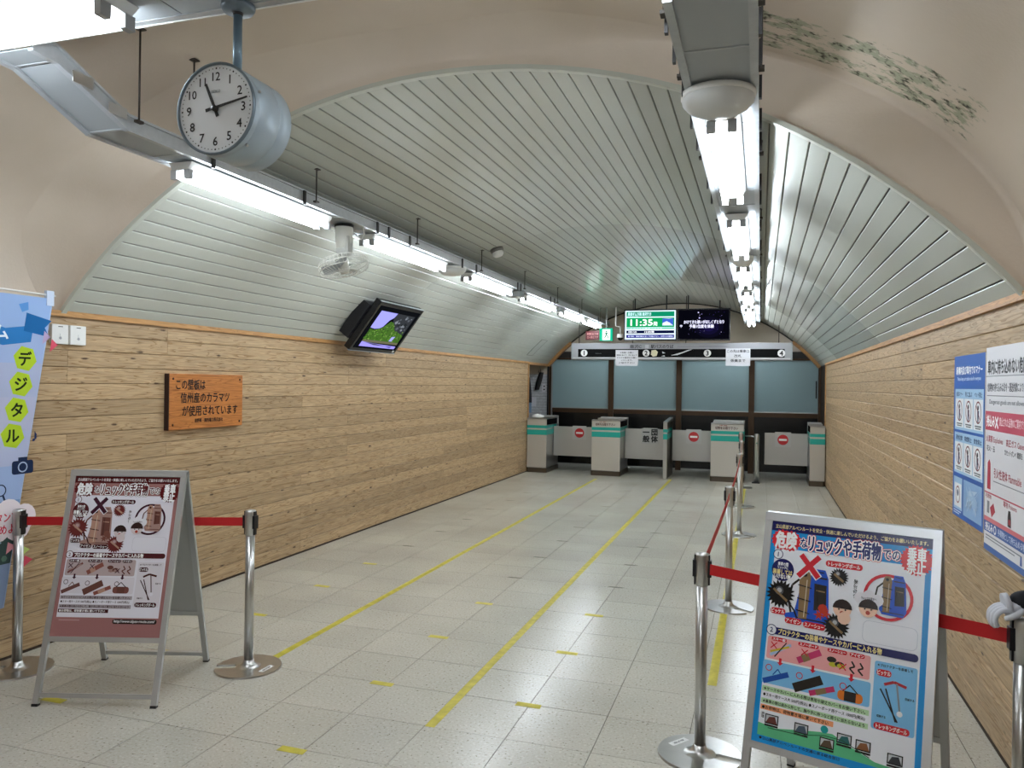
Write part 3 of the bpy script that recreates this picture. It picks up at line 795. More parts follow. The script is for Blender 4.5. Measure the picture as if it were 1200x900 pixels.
P.poly([(.05, .40), (.35, .415), (.6, .43), (.3, .43)], '3f3d4a'); P.poly([(.55, .43), (.72, .42), (.7, .45)], '5a58a0'); P.poly([(.58, .3), (.66, .29), (.64, .36), (.57, .36)], '8f93c8')

# ------------------------------------------------------------------ access hatch in the vault
ha = thing('access_hatch', 'narrow access hatch in slatted ceiling above far timber wall', 'hatch', (-4.1, 14.25, 2.42))
def wa(x): return math.asin((x-XC)/R)
def on(a, y, r=R): return vp(a, y, r) - Vector((-4.1, 14.25, 2.42))
a0, a1 = wa(-4.25), wa(-3.95)
m = MB()
for ya, yb, aa, ab in ((14.05, 14.06, a0, a1), (14.42, 14.43, a0, a1)):
    m.grid([[on(aa+(ab-aa)*i/6, y, rr_) for i in range(7)] for y, rr_ in ((ya, R), (ya, R-.006), (yb, R-.006), (yb, R))], False)
for aa in (a0, a1): m.grid([[on(aa-.0015, y, R-.006) for y in (14.05, 14.43)], [on(aa+.0015, y, R-.006) for y in (14.05, 14.43)]], False)
obj('frame', m, mat('hatch_line', '55574f', .5), ha)
obj('lid', MB().grid([[on(a0+(a1-a0)*i/6, y, R-.003) for i in range(7)] for y in (14.06, 14.42)], False), SLAT, ha)

# ------------------------------------------------------------------ things on the timber walls
pq = thing('wooden_plaque', 'varnished orange wooden plaque with burnt black Japanese lettering on timber wall', 'plaque', (XL, 5.27, 1.33))
obj('board', MB().box((0, -.44, 0), (.042, .44, .44)), PLAQ, pq, bevel=.004)
obj('near_edge', MB().box((0, -.447, 0), (.041, -.4405, .44)), mat('edge_dark', '2c1408', .7), pq)  # thin dark brown strip along the board's near side
for y in (-.40, .40):
    for z in (.04, .40): obj('screw', MB().lathe([(.010, 0), (.009, .003), (0, .004)], 10, Matrix.Translation((.042, y, z)) @ Matrix.Rotation(PI/2, 4, 'Y')), mat('screw_brown', '4a2410', .4, .5), pq)
P = Print('lettering', pq, (.0435, -.44, .44), (0, 1, 0), (0, 0, -1), (1, 0, 0))
P.text('この壁板は', .235, .085, .088, '1c0d06', w=.33); P.text('信州産のカラマツ', .41, .19, .088, '1c0d06', w=.58)
P.text('が使用されています', .475, .295, .088, '1c0d06', w=.67); P.text('長野県・関西電力株式会社', .45, .375, .036, '2a140a', w=.34)

for i, y in enumerate((3.865, 4.005)):
    sw = thing('switch_cover', ('white switch cover on timber wall, the one touching the banner edge', 'white switch cover on timber wall, the one farther from the banner')[i], 'switch cover', (XL, y, 1.945), 0, 'switch covers beside the banner')
    obj('box', MB().box((0, -.062, 0), (.03, .062, .128)), WHITEM, sw, bevel=.004)
    P = Print('lettering', sw, (.0312, -.062, .128), (0, 1, 0), (0, 0, -1), (1, 0, 0))
    P.rect(.045, .012, .08, .017, '30343a'); P.path([(.06, .06), (.06, .08), (.05, .09), (.072, .09), (.063, .08)], .002, '7a7f84'); P.circ(.061, .088, .010, 'a2a6a9', 10)

# posters on the right wall (their right edge as read is at smaller y)
def poster(y_left, wdt, ztop, hgt, label, curl):
    t = thing('wall_poster', label, 'poster', (XR, y_left-wdt/2, ztop-hgt), 0, 'posters on the timber wall')
    rows = []
    obj('sheet', MB().box((-.004, -wdt/2, 0), (-.001, wdt/2, hgt)), mat('poster_paper', 'e8e8ea', .4), t)
    P = Print('print', t, (-.0045, wdt/2, hgt), (0, -1, 0), (0, 0, -1), (-1, 0, 0), finish=(.4, .4)); P.step = .0002
    return t, P
t, P = poster(5.17, .66, 1.925, .93, 'blue safety poster with nine small prohibition pictures on timber wall', 0)
W_, H_ = .66, .93
P.rect(0, 0, W_, H_, '2a62b8')
P.text('駅構内及び車内でのマナー', .33, .085, .05, 'ffffff', w=.56, bold=.03); P.text('Please keep our station nice for everyone', .33, .135, .03, 'c9dcf4', w=.5)
for rI in range(2):
    P.rect(.03, .19+rI*.25, .64, .425+rI*.25, 'a9cdea')
    for c_ in range(3):
        x = .045+c_*.2; y = .245+rI*.25
        P.rect(x, y, x+.185, y+.165, 'eef0f2'); P.text(('乗車マナー', '列に並ぶ', 'ペット禁止', '荷物注意', '喫煙禁止', '飲食禁止')[rI*3+c_], x+.09, y-.025, .03, '1d3e7a', w=.15)
        P.ring(x+.092, y+.07, .06, .008, '8c3a44'); P.circ(x+.09, y+.045, .014, '22242a', 10); P.poly([(x+.075, y+.06), (x+.11, y+.06), (x+.10, y+.12), (x+.08, y+.12)], '3a4a6a')
        P.line(x+.05, y+.03, x+.134, y+.112, .007, '8c3a44'); P.rect(x+.03, y+.14, x+.155, y+.147, '6a7078'); P.rect(x+.04, y+.152, x+.145, y+.158, '6a7078')
P.rect(.03, .70, .22, .885, 'a9cdea'); P.rect(.045, .735, .205, .87, 'eef0f2'); P.ring(.125, .80, .05, .008, '8c3a44'); P.circ(.125, .79, .02, '3a4a6a', 10)
P.rect(.25, .70, .63, .88+.02, '8fb4dc')
for i in range(14): P.poly([(.3+.3*random.random(), .72+.16*random.random()) for _ in range(3)], random.choice(['b9cfe6', 'a4c3e2', '9cb4cf']))
P.rect(.03, .893, .2, .899, 'cfe0f4'); P.rect(.03, .906, .16, .912, 'cfe0f4')
t, P = poster(4.49, .66, 1.945, 1.02, 'white, red and blue dangerous goods notice beside the blue poster', 0)
H_ = 1.02
P.rect(0, 0, .66, H_, 'e4e3e6')
P.text('車内に持ち込めない危険物', .36, .10, .075, '1c1d24', w=.66, bold=.035); P.line(0, .145, .66, .145, .004, '8a8c92')
P.text('危険物の持ち込みは法令・運送約款により禁止', .34, .20, .045, '4a4c55', w=.62); P.rect(.02, .24, .64, .244, '8a8c92'); P.text('Dangerous goods are not allowed', .34, .275, .03, '6a6c75', w=.55)
P.rect(0, .32, .66, .415, 'd0566c'); P.text('持込み', .09, .368, .062, 'ffffff', w=.14, bold=.04); P.line(.17, .345, .22, .40, .014, 'ffffff'); P.line(.22, .345, .17, .40, .014, 'ffffff')
P.text('禁止された品物のご案内です', .43, .365, .045, 'f4d6da', w=.38)
P.text('火薬類 Explosives', .16, .46, .036, 'b04658', w=.28); P.text('高圧ガス Gases', .48, .46, .036, 'b04658', w=.26); P.text('花火・玉', .1, .505, .03, '33353d', w=.14); P.text('カセットボンベ 酸素缶', .46, .505, .03, '33353d', w=.26)
P.poly([(.05, .58), (.08, .56), (.10, .58), (.105, .71), (.045, .71)], 'c23b50'); P.text('引火性液体 Flammable', .37, .62, .05, 'b04658', w=.42); P.rect(.15, .66, .62, .664, '8a8c92')
P.rect(0, .725, .66, .732, 'd0566c'); P.text('可燃物', .07, .745, .024, 'b04658', w=.10); P.text('毒物 Poisons', .42, .748, .03, 'b04658', w=.2)
P.poly([(.10, .80), (.16, .77), (.19, .81), (.13, .845)], 'c23b50'); P.rect(.05, .77, .09, .83, '8c9096'); P.poly([(.40, .77), (.43, .77), (.44, .80), (.44, .845), (.39, .845), (.39, .80)], '26282e'); P.rect(.40, .81, .435, .835, 'a03040')
P.rect(0, .85, .66, .872, 'd9727c'); P.rect(0, .872, .66, .925, '2f5aa6'); P.text('持込み', .09, .898, .045, 'ffffff', w=.13, bold=.03); P.ring(.19, .898, .022, .008, 'ffffff'); P.text('手荷物として持ち込める物', .44, .898, .036, 'd4e0f4', w=.40)
P.rect(.03, .94, .6, .946, '777a82'); P.rect(.03, .955, .5, .960, '777a82'); P.poly([(.58, .945), (.60, .945), (.605, .985), (.575, .985)], '2f5aa6'); P.rect(0, .99, .66, H_, '3f6ab2')

# ------------------------------------------------------------------ nobori banner
bn = thing('nobori_banner', 'pale blue printed cloth banner hanging from white rod by the timber wall', 'banner', (-4.2, 3.2, 0))
def cl(u, v):   # u along +y 0..1, v down 0..1
    y = -.50 + u*.985 - .30*v; z = 2.215 - v*1.84
    return Vector((.003*math.sin(5*v+2*u) + .004*math.sin(9*u+1) * (.3+v), y, z))
CW, CH = .985, 1.84
obj('cloth', MB().grid([[cl(i/14, j/24) for i in range(15)] for j in range(25)]), mat('banner_cloth', 'a9c0e2', .8), bn)
obj('rod', MB().tube([(0, -.52, 2.245), (0, .50, 2.235)], .006, 8), WHITEM, bn)
obj('pole', MB().tube([(-.02, -.56, .02), (-.02, -.53, 2.42)], .012, 10), WHITEM, bn)
obj('pole_base', MB().box((-.10, -.75, 0), (.12, -.40, .06)), mat('base_water', '3c6ea8', .4), bn, bevel=.02)
for y in (.0, .46): obj('loop', MB().box((-.010, y-.028, 2.17), (.012, y+.022, 2.262)), mat('loop_white', 'c9d6ea', .8), bn)
P = Print('print', bn, (.0085, -.5, 2.215), (0, 1, 0), (0, 0, -1), (1, 0, 0), finish=(.8, .2)); P.step = .0003
def bx_(u, v): return (u*CW - .30*v, v*CH)     # banner coordinates follow its lean
def bpoly(pts, c): P.poly([bx_(u, v) for u, v in pts], c)
for k in range(6):  # printed sky, paler towards the middle
    bpoly([(.0, k*.11), (.985, k*.11), (.985, (k+1)*.11), (0, (k+1)*.11)], ['98b4e0', 'a2b6de', 'aeb6d4', 'b6b9d4', 'b4bbd8', '9fb4dc'][k])
bpoly([(0, .66), (.985, .66), (.985, .78), (0, .78)], '7d9cc8'); bpoly([(0, .70), (.3, .67), (.55, .70), (.8, .665), (.985, .69), (.985, .86), (0, .86)], '3d4f4c')
for i in range(60):
    u, v, s = random.uniform(.02, .96), random.uniform(.71, .85), random.uniform(.01, .03); x, y = bx_(u, v); P.circ(x, y, s, random.choice(['2f4a34', '4a6b48', '27352c', '5b7a6a', '3a4a5a']), 6)
bpoly([(0, .86), (.985, .86), (.985, .999), (0, .999)], '8798b8')
for i in range(26):
    u, v, s = random.uniform(.04, .94), random.uniform(.85, .98), random.uniform(.015, .05); x, y = bx_(u, v); P.circ(x, y, s*.5, random.choice(['6a7ea6', 'a9b5cc', '3c4c70', '8f9fbe']), 6, s)
def bx_(u, v): return (u*CW - .30*v + .085, v*CH)
bpoly([(0, .10), (.35, .075), (.62, .11), (.80, .095), (.80, .15), (.62, .165), (.35, .13), (0, .155)], '2f7bbd'); bpoly([(.74, .055), (.92, .075), (.88, .10), (.92, .13), (.74, .115)], '1c66a4')
x, y = bx_(.55, .122); P.text('アルバム', x-.12, y, .095, 'e9f2fb', w=.42, bold=.03)
for u, v, c in ((.93, .13, 'b7a3c4'), (.99, .155, 'd8566a')): bpoly([(u-.05, v-.02), (u+.0, v), (u-.05, v+.025)], c)
bpoly([(.68, .03), (.74, .02), (.75, .045), (.71, .055)], '5b94d4')
for i, (ch, c) in enumerate((('ス', 'd8405c'), ('タ', '4aa04c'), ('ン', 'a8324e'), ('プ', '2f9a58'))):
    x, y = bx_(.47, .24 + i*.125); P.text(ch, x, y, .24, c, bold=.05, out='f4f4f6', outw=.06); P.circ(x+.03, y+.03, .004, c, 6)
for i, ch in enumerate('デジタル'):
    x, y = bx_(.78, .205 + i*.083); P.poly([(x + .078*math.cos(PI/3*k+.2), y + .078*math.sin(PI/3*k+.2)) for k in range(6)], 'b4cf2e'); P.text(ch, x, y, .092, '1e2a12', bold=.03)
x, y = bx_(.93, .46); P.text('♪', x, y, .09, '20305a', bold=.02)
x, y = bx_(.88, .555); P.rrect(x-.07, y-.035, x+.07, y+.045, '1d2b4c', .015); P.rect(x-.03, y-.055, x+.03, y-.03, '1d2b4c'); P.ring(x, y+.004, .032, .008, 'a9bcd8', 16)
x, y = bx_(.76, .625); P.ring(x, y, .036, .007, '1d2b4c', 16); P.line(x+.015, y+.03, x+.035, y+.085, .012, '1d2b4c')
x, y = bx_(.84, .72)
for dx, dy, s in ((-.10, 0, .075), (0, -.03, .09), (.10, 0, .08), (-.06, .05, .075), (.06, .05, .085)): P.circ(x+dx, y+dy, s, 'f0e4e8', 16)
P.text('スタンプを', x-.01, y-.015, .062, 'd03048', w=.24, bold=.02); P.text('集めよう!', x, y+.055, .062, 'd03048', w=.22, bold=.02)
for u, v, c in ((.80, .79, 'c0d0e8'), (.9, .81, 'e49aa2'), (1.0, .83, 'c5d77e'), (1.03, .865, 'e0566a')): bpoly([(u-.04, v-.018), (u+.02, v), (u-.04, v+.02)], c)
bx2 = thing('wooden_board', 'orange brown wooden board leaning on the timber wall beneath the blue banner', 'board', (XL, 3.02, .012))
obj('panel', MB().box((.003, -.45, 0), (.028, .37, .40)), TRIMW, bx2, bevel=.004); obj('cap', MB().box((.003, -.455, .40), (.034, .375, .42)), TRIMW, bx2)

# ------------------------------------------------------------------ A-frame boards
def pack(P, x, y, s, body, dark, roll, strap):
    q = lambda *p: P.poly([(x+a*s, y+b*s) for a, b in p], strap_c[0])
    strap_c = [body]
    P.path([(x-.20*s, y-.34*s), (x-.36*s, y-.18*s), (x-.40*s, y+.08*s), (x-.33*s, y+.34*s)], .035*s, dark)
    q((-.20, -.30), (-.04, -.40), (.22, -.36), (.27, .30), (.20, .42), (-.24, .40), (-.30, .30))
    q((-.02, -.50), (.16, -.50), (.22, -.36), (-.04, -.38))
    strap_c[0] = dark; q((-.02, -.38), (.20, -.37), (.20, -.345), (-.03, -.35)); q((.00, -.26), (.20, -.25), (.22, .16), (.02, .18)); q((-.24, .33), (.22, .34), (.22, .36), (-.24, .355))
    strap_c[0] = roll; q((-.25, -.34), (-.20, -.46), (-.10, -.46), (-.06, -.36), (-.08, .34), (-.22, .35)); q((.04, -.16), (.18, -.15), (.18, -.13), (.04, -.14))
    P.circ(x-.16*s, y-.38*s, .075*s, roll, 12); P.circ(x-.16*s, y-.38*s, .035*s, strap, 8)
    for v in (-.2, .02, .22): P.line(x-.26*s, y+v*s, x-.04*s, y+(v+.03)*s, .018*s, strap)
    P.line(x+.0*s, y-.46*s, x+.14*s, y-.45*s, .016*s, strap); P.line(x+.06*s, y-.24*s, x+.07*s, y+.16*s, .010*s, strap); P.line(x-.12*s, y-.3*s, x-.13*s, y+.32*s, .012*s, 'd9cdb4')
def face(P, x, y, s, skin, hair):
    P.circ(x, y, s, skin, 16); P.poly([(x + s*1.05*math.cos(a), y - s*1.05*math.sin(a)) for a in [k*PI/8 for k in range(9)]], hair)
    P.circ(x-s*.35, y+s*.1, s*.1, '1c1c1c', 6); P.circ(x+s*.35, y+s*.1, s*.1, '1c1c1c', 6); P.circ(x, y+s*.5, s*.25, 'b04030', 8)
def design(P, W_, H_, C, colour):
    X = lambda u: u*W_; Y = lambda v: v*H_
    P.rect(0, 0, W_, H_, C['border']); P.rect(0, 0, W_, Y(.045), C['head'])
    P.text('立山黒部アルペンルートを安全・快適に楽しんでいただけるよう、ご協力をお願いいたします。', X(.5), Y(.023), .018, C['headtxt'], w=X(.95), bold=.02)
    P.rect(X(.035), Y(.125), X(.965), Y(.965 if colour else .885), C['paper'])
    P.burst(X(.075), Y(.085), X(.072), C['red'], 16, .86); P.burst(X(.135), Y(.087), X(.072), C['red'], 16, .86)
    P.text('危険', X(.105), Y(.085), .072, 'ffffff', w=X(.14), bold=.04)
    P.text('な', X(.225), Y(.088), .042, C['title'], w=X(.05), bold=.025, out=[(C['red'], .10), ('ffffff', .06)])
    P.text('リュックや手荷物', X(.48), Y(.085), .072, C['title'], w=X(.45), bold=.025, out=[(C['red'], .085), ('ffffff', .055)])
    P.text('での', X(.77), Y(.092), .046, C['title'], w=X(.10), bold=.025, out=[(C['red'], .10), ('ffffff', .06)])
    P.burst(X(.915), Y(.10), X(.098), C['red'], 24, .86); P.text('乗車', X(.915), Y(.078), .058, 'ffffff', w=X(.105), bold=.03); P.text('禁止', X(.915), Y(.128), .058, 'ffffff', w=X(.105), bold=.03)
    P.circ(X(.06), Y(.155), .020, C['head']); P.circ(X(.06), Y(.155), .017, C['paper']); P.text('1', X(.06), Y(.155), .026, C['head'])
    P.circ(X(.10), Y(.225), X(.075), C['navy']); P.text('乗車の際', X(.10), Y(.198), .016, 'ffffff', w=X(.07)); P.text('リュックに', X(.10), Y(.214), .014, 'ffffff', w=X(.07))
    P.text('装着しては', X(.10), Y(.235), .022, C['hi'], w=X(.13), bold=.03); P.text('いけない物', X(.10), Y(.256), .022, 'ffffff', w=X(.11), bold=.03)
    def lab(t, u, v, w2): P.rrect(X(u-w2/2), Y(v)-.012, X(u+w2/2), Y(v)+.012, C['lab']); P.text(t, X(u), Y(v), .018, 'ffffff', w=X(w2*.86), bold=.02)
    lab('トレッキングポール', .49, .165, .23)
    pack(P, X(.315), Y(.335), .235, C['bag'], C['dark'], C['roll'], C['ink'])
    for i in (0, 1):
        a, b = ((.21, .14), (.34, .24)) if i == 0 else ((.34, .14), (.20, .245))
        P.line(X(a[0]), Y(a[1]), X(b[0]), Y(b[1]), .030, C['paper'])
    for a, b in (((.215, .143), (.337, .238)), ((.335, .143), (.205, .242))): P.line(X(a[0]), Y(a[1]), X(b[0]), Y(b[1]), .021, C['cross'])
    P.poly([(X(.13), Y(.42)), (X(.2), Y(.405)), (X(.22), Y(.43)), (X(.15), Y(.44))], C['bag'])
    for u, v, r_ in ((.10, .335, .098), (.465, .22, .062), (.47, .435, .085)):
        P.burst(X(u), Y(v), X(r_), C['burst'], 20, .72); P.circ(X(u)-.006, Y(v)-.012, X(r_*.30), C['shine2'], 12); P.circ(X(u)-.005, Y(v)-.013, X(r_*.17), C['shine'], 10); P.line(X(u-r_*.5), Y(v-r_*.2), X(u+r_*.5), Y(v+r_*.3), .009, C['roll'])
    P.path([(X(.15), Y(.36)), (X(.2), Y(.40)), (X(.22), Y(.43))], .006, C['ink'])
    P.circ(X(.38), Y(.37), .018, C['spark'], 8); P.burst(X(.40), Y(.39), .022, C['spark'], 6, .4); P.burst(X(.36), Y(.40), .022, C['spark'], 6, .4)
    P.text('あぶない', X(.57), Y(.26), .016, C['ink'], w=.07, rot=PI/2)
    face(P, X(.50), Y(.355), .034, C['skin'], C['hair']); P.circ(X(.515), Y(.395), .024, C['skin'], 10)
    P.ring(X(.765), Y(.275), X(.145), .011, C['cross']); pack(P, X(.80), Y(.272), .165, C['bag'], C['dark'], C['roll'], C['ink'])
    for dx, dy in ((-.05, 0), (0, -.02), (.05, 0), (0, .02)): P.circ(X(.655)+dx*.6, Y(.295)+dy*.6, .022, 'e6e4ea', 12)
    P.text('リュックは荷台へ', X(.655), Y(.292), .010, C['ink'], w=X(.09)); face(P, X(.655), Y(.335), .033, C['skin'], C['hair'])
    lab('ピッケル', .095, .415, .10); lab('アイゼン', .20, .448, .11); lab('スノーシュー', .335, .452, .14)
    P.rrect(X(.63), Y(.385), X(.945), Y(.478), C['frame'], .02); P.rrect(X(.633), Y(.387), X(.942), Y(.476), C['paper'], .019)
    P.rrect(X(.05), Y(.489), X(.955), Y(.521), C['navy']); P.circ(X(.065), Y(.503), .021, C['head']); P.circ(X(.065), Y(.503), .018, C['paper']); P.text('2', X(.065), Y(.503), .026, C['head'])
    P.text('プロテクターの装着やケースやカバーに入れる物', X(.43), Y(.505), .025, C['hi'], w=X(.64), bold=.03)
    P.rrect(X(.045), Y(.532), X(.69), Y(.632), C['box1'], .008); P.rrect(X(.03), Y(.64), X(.70), Y(.742), C['box2'], .008); P.rrect(X(.715), Y(.545), X(.955), Y(.82), C['box2'], .008)
    for t_, u, w2 in (('スキー板', .12, .10), ('スノーボード', .31, .13), ('スノーシュー', .49, .12), ('アイゼン', .61, .09)): P.rrect(X(u-w2/2), Y(.541)-.008, X(u+w2/2), Y(.541)+.008, C['lab']); P.text(t_, X(u), Y(.541), .013, 'ffffff', w=X(w2*.85))
    P.line(X(.07), Y(.615), X(.2), Y(.555), .011, C['a1']); P.line(X(.07), Y(.60), X(.19), Y(.565), .008, C['a2']); P.line(X(.10), Y(.62), X(.17), Y(.55), .004, C['ink'])
    P.line(X(.25), Y(.615), X(.39), Y(.56), .024, C['a3']); P.line(X(.28), Y(.604), X(.32), Y(.588), .026, C['roll'])
    for du in (0, .05): P.circ(X(.46+du), Y(.58+du*.3), .018, C['dark'], 10, .011); P.circ(X(.47+du), Y(.60), .016, C['hi2'], 8, .009); P.path([(X(.58+du), Y(.57)), (X(.60+du), Y(.59)), (X(.57+du), Y(.60)), (X(.6+du), Y(.62))], .006, C['dark'])
    for u, v in ((.09, .57), (.29, .575), (.53, .60)): P.line(X(u)-.012, Y(v)-.012, X(u)+.012, Y(v)+.012, .004, C['cross']); P.line(X(u)+.012, Y(v)-.012, X(u)-.012, Y(v)+.012, .004, C['cross'])
    for u in (.14, .35, .585): P.rect(X(u)-.005, Y(.622), X(u)+.005, Y(.641), C['cross']); P.poly([(X(u)-.012, Y(.641)), (X(u)+.012, Y(.641)), (X(u), Y(.655))], C['cross'])
    P.line(X(.04), Y(.735), X(.20), Y(.685), .020, C['c1']); P.path([(X(.10), Y(.70)), (X(.13), Y(.672)), (X(.15), Y(.69))], .004, C['c1'])
    P.line(X(.24), Y(.735), X(.41), Y(.675), .034, C['dark']); P.line(X(.34), Y(.742), X(.49), Y(.70), .020, C['a3']); P.line(X(.38), Y(.733), X(.44), Y(.715), .020, C['roll'])
    P.rrect(X(.51), Y(.697), X(.66), Y(.738), C['c2'], .014); P.rect(X(.55), Y(.697), X(.62), Y(.738), C['dark']); P.path([(X(.54), Y(.70)), (X(.58), Y(.67)), (X(.63), Y(.70))], .004, C['ink'])
    for u, v in ((.07, .672), (.27, .678), (.54, .68)): P.ring(X(u), Y(v), .013, .003, C['cross'], 16)
    P.text('★プロテクターを装着して', X(.83), Y(.56), .011, C['ink'], w=X(.2)); lab('ピッケル', .77, .59, .085)
    P.path([(X(.775), Y(.635)), (X(.83), Y(.618)), (X(.90), Y(.63))], .010, C['axe']); P.line(X(.845), Y(.622), X(.87), Y(.735), .006, C['steel']); P.circ(X(.87), Y(.74), .010, C['paper'], 10)
    P.line(X(.755), Y(.655), X(.86), Y(.775), .005, C['ink']); P.line(X(.785), Y(.65), X(.85), Y(.775), .005, C['ink']); P.text('収納する', X(.92), Y(.675), .010, C['ink'], w=X(.05)); P.text('収納する', X(.77), Y(.765), .010, C['ink'], w=X(.05))
    lab('トレッキングポール', .83, .805, .20)
    for i, (t_, cc) in enumerate((('★ケースやカバーに入れる際は専用や頑丈カバーをお使い下さい。', C['t1']), ('●スキー用ケース大 500円(税込) ●スノーボード用ケース 1000円(税込)', None), ('★乗車の際は肩から外して、胸や手に持つなど周りに当たらないよう', C['t1']), ('●お荷物は、荷物置き場に置いて下さい', C['t2']))):
        y = .765 + i*.027
        if cc: P.rect(X(.04), Y(y-.011), X(.70 if i < 3 else .5), Y(y+.011), cc)
        P.text(t_, X(.05), Y(y), .014, 'ffffff' if (i == 3 and not colour) else C['ink'], w=X(.63 if i < 3 else .42), align='L', bold=.02)
    if colour:
        P.poly([(X(.035), Y(.915)), (X(.15), Y(.925)), (X(.3), Y(.905)), (X(.42), Y(.89)), (X(.5), Y(.885)), (X(.6), Y(.915)), (X(.75), Y(.95)), (X(.965), Y(.96)), (X(.965), Y(.99)), (X(.035), Y(.99))], '5fbf8a')
        P.rect(0, Y(.968), W_, H_, C['border'])
        for u, v, c_ in ((.12, .892, '6a3a34'), (.31, .897, '4a5a6a'), (.57, .893, '2f6a6a'), (.68, .90, '8a5a3a'), (.47, .928, '5a4a3a'), (.86, .92, '3a3e44')):
            P.rect(X(u)-.026, Y(v)-.018, X(u)+.026, Y(v)+.018, '1c1c20'); P.rect(X(u)-.022, Y(v)-.014, X(u)+.022, Y(v)+.014, 'c9ccd0'); P.poly([(X(u)-.022, Y(v)+.014), (X(u)-.01, Y(v)-.008), (X(u)+.012, Y(v)-.012), (X(u)+.022, Y(v)+.014)], c_); P.rect(X(u)-.026, Y(v)+.020, X(u)+.026, Y(v)+.027, '1c1c20')
        P.circ(X(.45), Y(.875), .014, '1f9a98', 12); P.text('長野', X(.06), Y(.88), .012, '1c1c20', rot=PI/2); P.path([(X(.1), Y(.93)), (X(.3), Y(.925)), (X(.45), Y(.9)), (X(.56), Y(.9)), (X(.72), Y(.94))], .003, '2a5a40')
        P.text('●立山黒部アルペンルートの交通に係る総合窓口', X(.05), Y(.978), .012, C['ink'], w=X(.5), align='L')
    else:
        P.rrect(X(.55), Y(.893), X(.955), Y(.921), '2a1416'); P.text('http://www.alpen-route.com/', X(.75), Y(.907), .020, 'ffffff', w=X(.37), bold=.01); P.rect(X(.06), Y(.90), X(.25), Y(.904), 'c8a0a0')
CR = dict(border='a06e6c', head='4e1519', headtxt='f2e6e6', paper='e6e3ec', red='5c1318', title='5a2024', navy='521a22', hi='ffffff', cross='3c1428', lab='451820', bag='a8867e', dark='6a4038', roll='b48a78', ink='3a1a1c',
          burst='6b2a2a', shine='b89a98', shine2='8f6260', spark='7a4a40', skin='d8cacb', hair='33201f', frame='cfcad4', box1='b9a6a6', box2='dcd6dd', a1='7a4a48', a2='a48884', a3='8a5048', hi2='9a7a74', c1='6e4540', c2='7c4a44', axe='4a2420', steel='6a5a58', t1='a89ea4', t2='4a2024')
CB = dict(border='1795dc', head='13155a', headtxt='e8d9a0', paper='eef0f6', red='d8232e', title='16206a', navy='16185c', hi='f3e29a', cross='d42434', lab='cf2631', bag='1f55c4', dark='2b2622', roll='8d7350', ink='1c1d24',
          burst='0b0b0d', shine='b9b9b9', shine2='55565a', spark='c03a26', skin='f2c9b0', hair='2a1a16', frame='c9cdd8', box1='f0a9a8', box2='7fc1ec', a1='a9c4e4', a2='d8b83a', a3='c83a6a', hi2='c9c23a', c1='1c4fa8', c2='e07a2a', axe='b02630', steel='8a8f98', t1='b9dcae', t2='f0a070')
def a_board(label, loc, rz, C, colour):
    t = thing('sign_board', label, 'sign', loc, rz, 'folding A-frame warning boards')
    Wd, Hh, S = .655, 1.205, .352
    for sgn in (-1, 1):       # front frame faces local -y
        def F(x, s, h, sgn=sgn):    # s distance up the slope, h out of the frame face
            L2 = math.hypot(S-.015, Hh); d = Vector((0, sgn*-(S-.015)/L2*1.0, Hh/L2)); nn = Vector((0, sgn*Hh/L2, (S-.015)/L2))
            return Vector((x, sgn*S, 0)) + d*s + nn*h
        L2 = math.hypot(S-.015, Hh)
        def bar(m, x0, x1, s0, s1, h0, h1):
            v = [m.bm.verts.new(F(x, s, h)) for x in (x0, x1) for s, h in ((s0, h0), (s1, h0), (s1, h1), (s0, h1))]
            for q in ((0,1,2,3),(7,6,5,4),(0,4,5,1),(1,5,6,2),(2,6,7,3),(3,7,4,0)): m.face([v[i] for i in q])
        def part(nm, bars, mt):
            m = MB()
            for b in bars: bar(m, *b)
            bmesh.ops.recalc_face_normals(m.bm, faces=m.bm.faces[:]); return obj(nm, m, mt, t)
        nm = 'front' if sgn < 0 else 'rear'
        for x0, x1 in ((-Wd/2, -Wd/2+.030), (Wd/2-.030, Wd/2)):
            l_ = part('leg', [(x0, x1, .012, L2, -.022, 0)], ALU)
            m = MB(); bar(m, x0-.001, x1+.001, 0, .014, -.024, .002); bmesh.ops.recalc_face_normals(m.bm, faces=m.bm.faces[:])
            obj('rubber_foot', m, BLACK, l_)
        part('top_rail', [(-Wd/2, Wd/2, L2-.034, L2, -.021, .003)], ALU)
        part('middle_rail', [(-Wd/2+.03, Wd/2-.03, .325, .352, -.02, .001)], ALU)
        part('bottom_bar', [(-Wd/2+.03, Wd/2-.03, .045, .068, -.018, -.002)], ALU)
        part('panel', [(-Wd/2+.03, Wd/2-.03, .352, L2-.034, -.014, -.004)], mat('panel_back', 'b8bab8', .5))
        if sgn < 0:
            o_ = F(-Wd/2+.03, L2-.034, -.0035); rgt = Vector((1, 0, 0)); dn = (F(0, 0, 0)-F(0, 1, 0)); nn = F(0, 0, 1)-F(0, 0, 0)
            P = Print('print', t, o_, rgt, dn, nn, finish=(.22, .5)); P.step = .00022
            design(P, Wd-.06, L2-.034-.352, C, colour)
    obj('hinge', MB().tube([(-Wd/2, 0, Hh-.012), (Wd/2, 0, Hh-.012)], .008, 8), BLACK, t)
    return t
a_board('folding aluminium A-frame with maroon and white backpack warning poster by the blue banner', (-3.41, 3.51, 0), math.radians(17.4), CR, False)
a_board('folding aluminium A-frame with blue and white backpack warning poster by gloved attendant', (.345, 3.335, 0), math.radians(-18.4), CB, True)

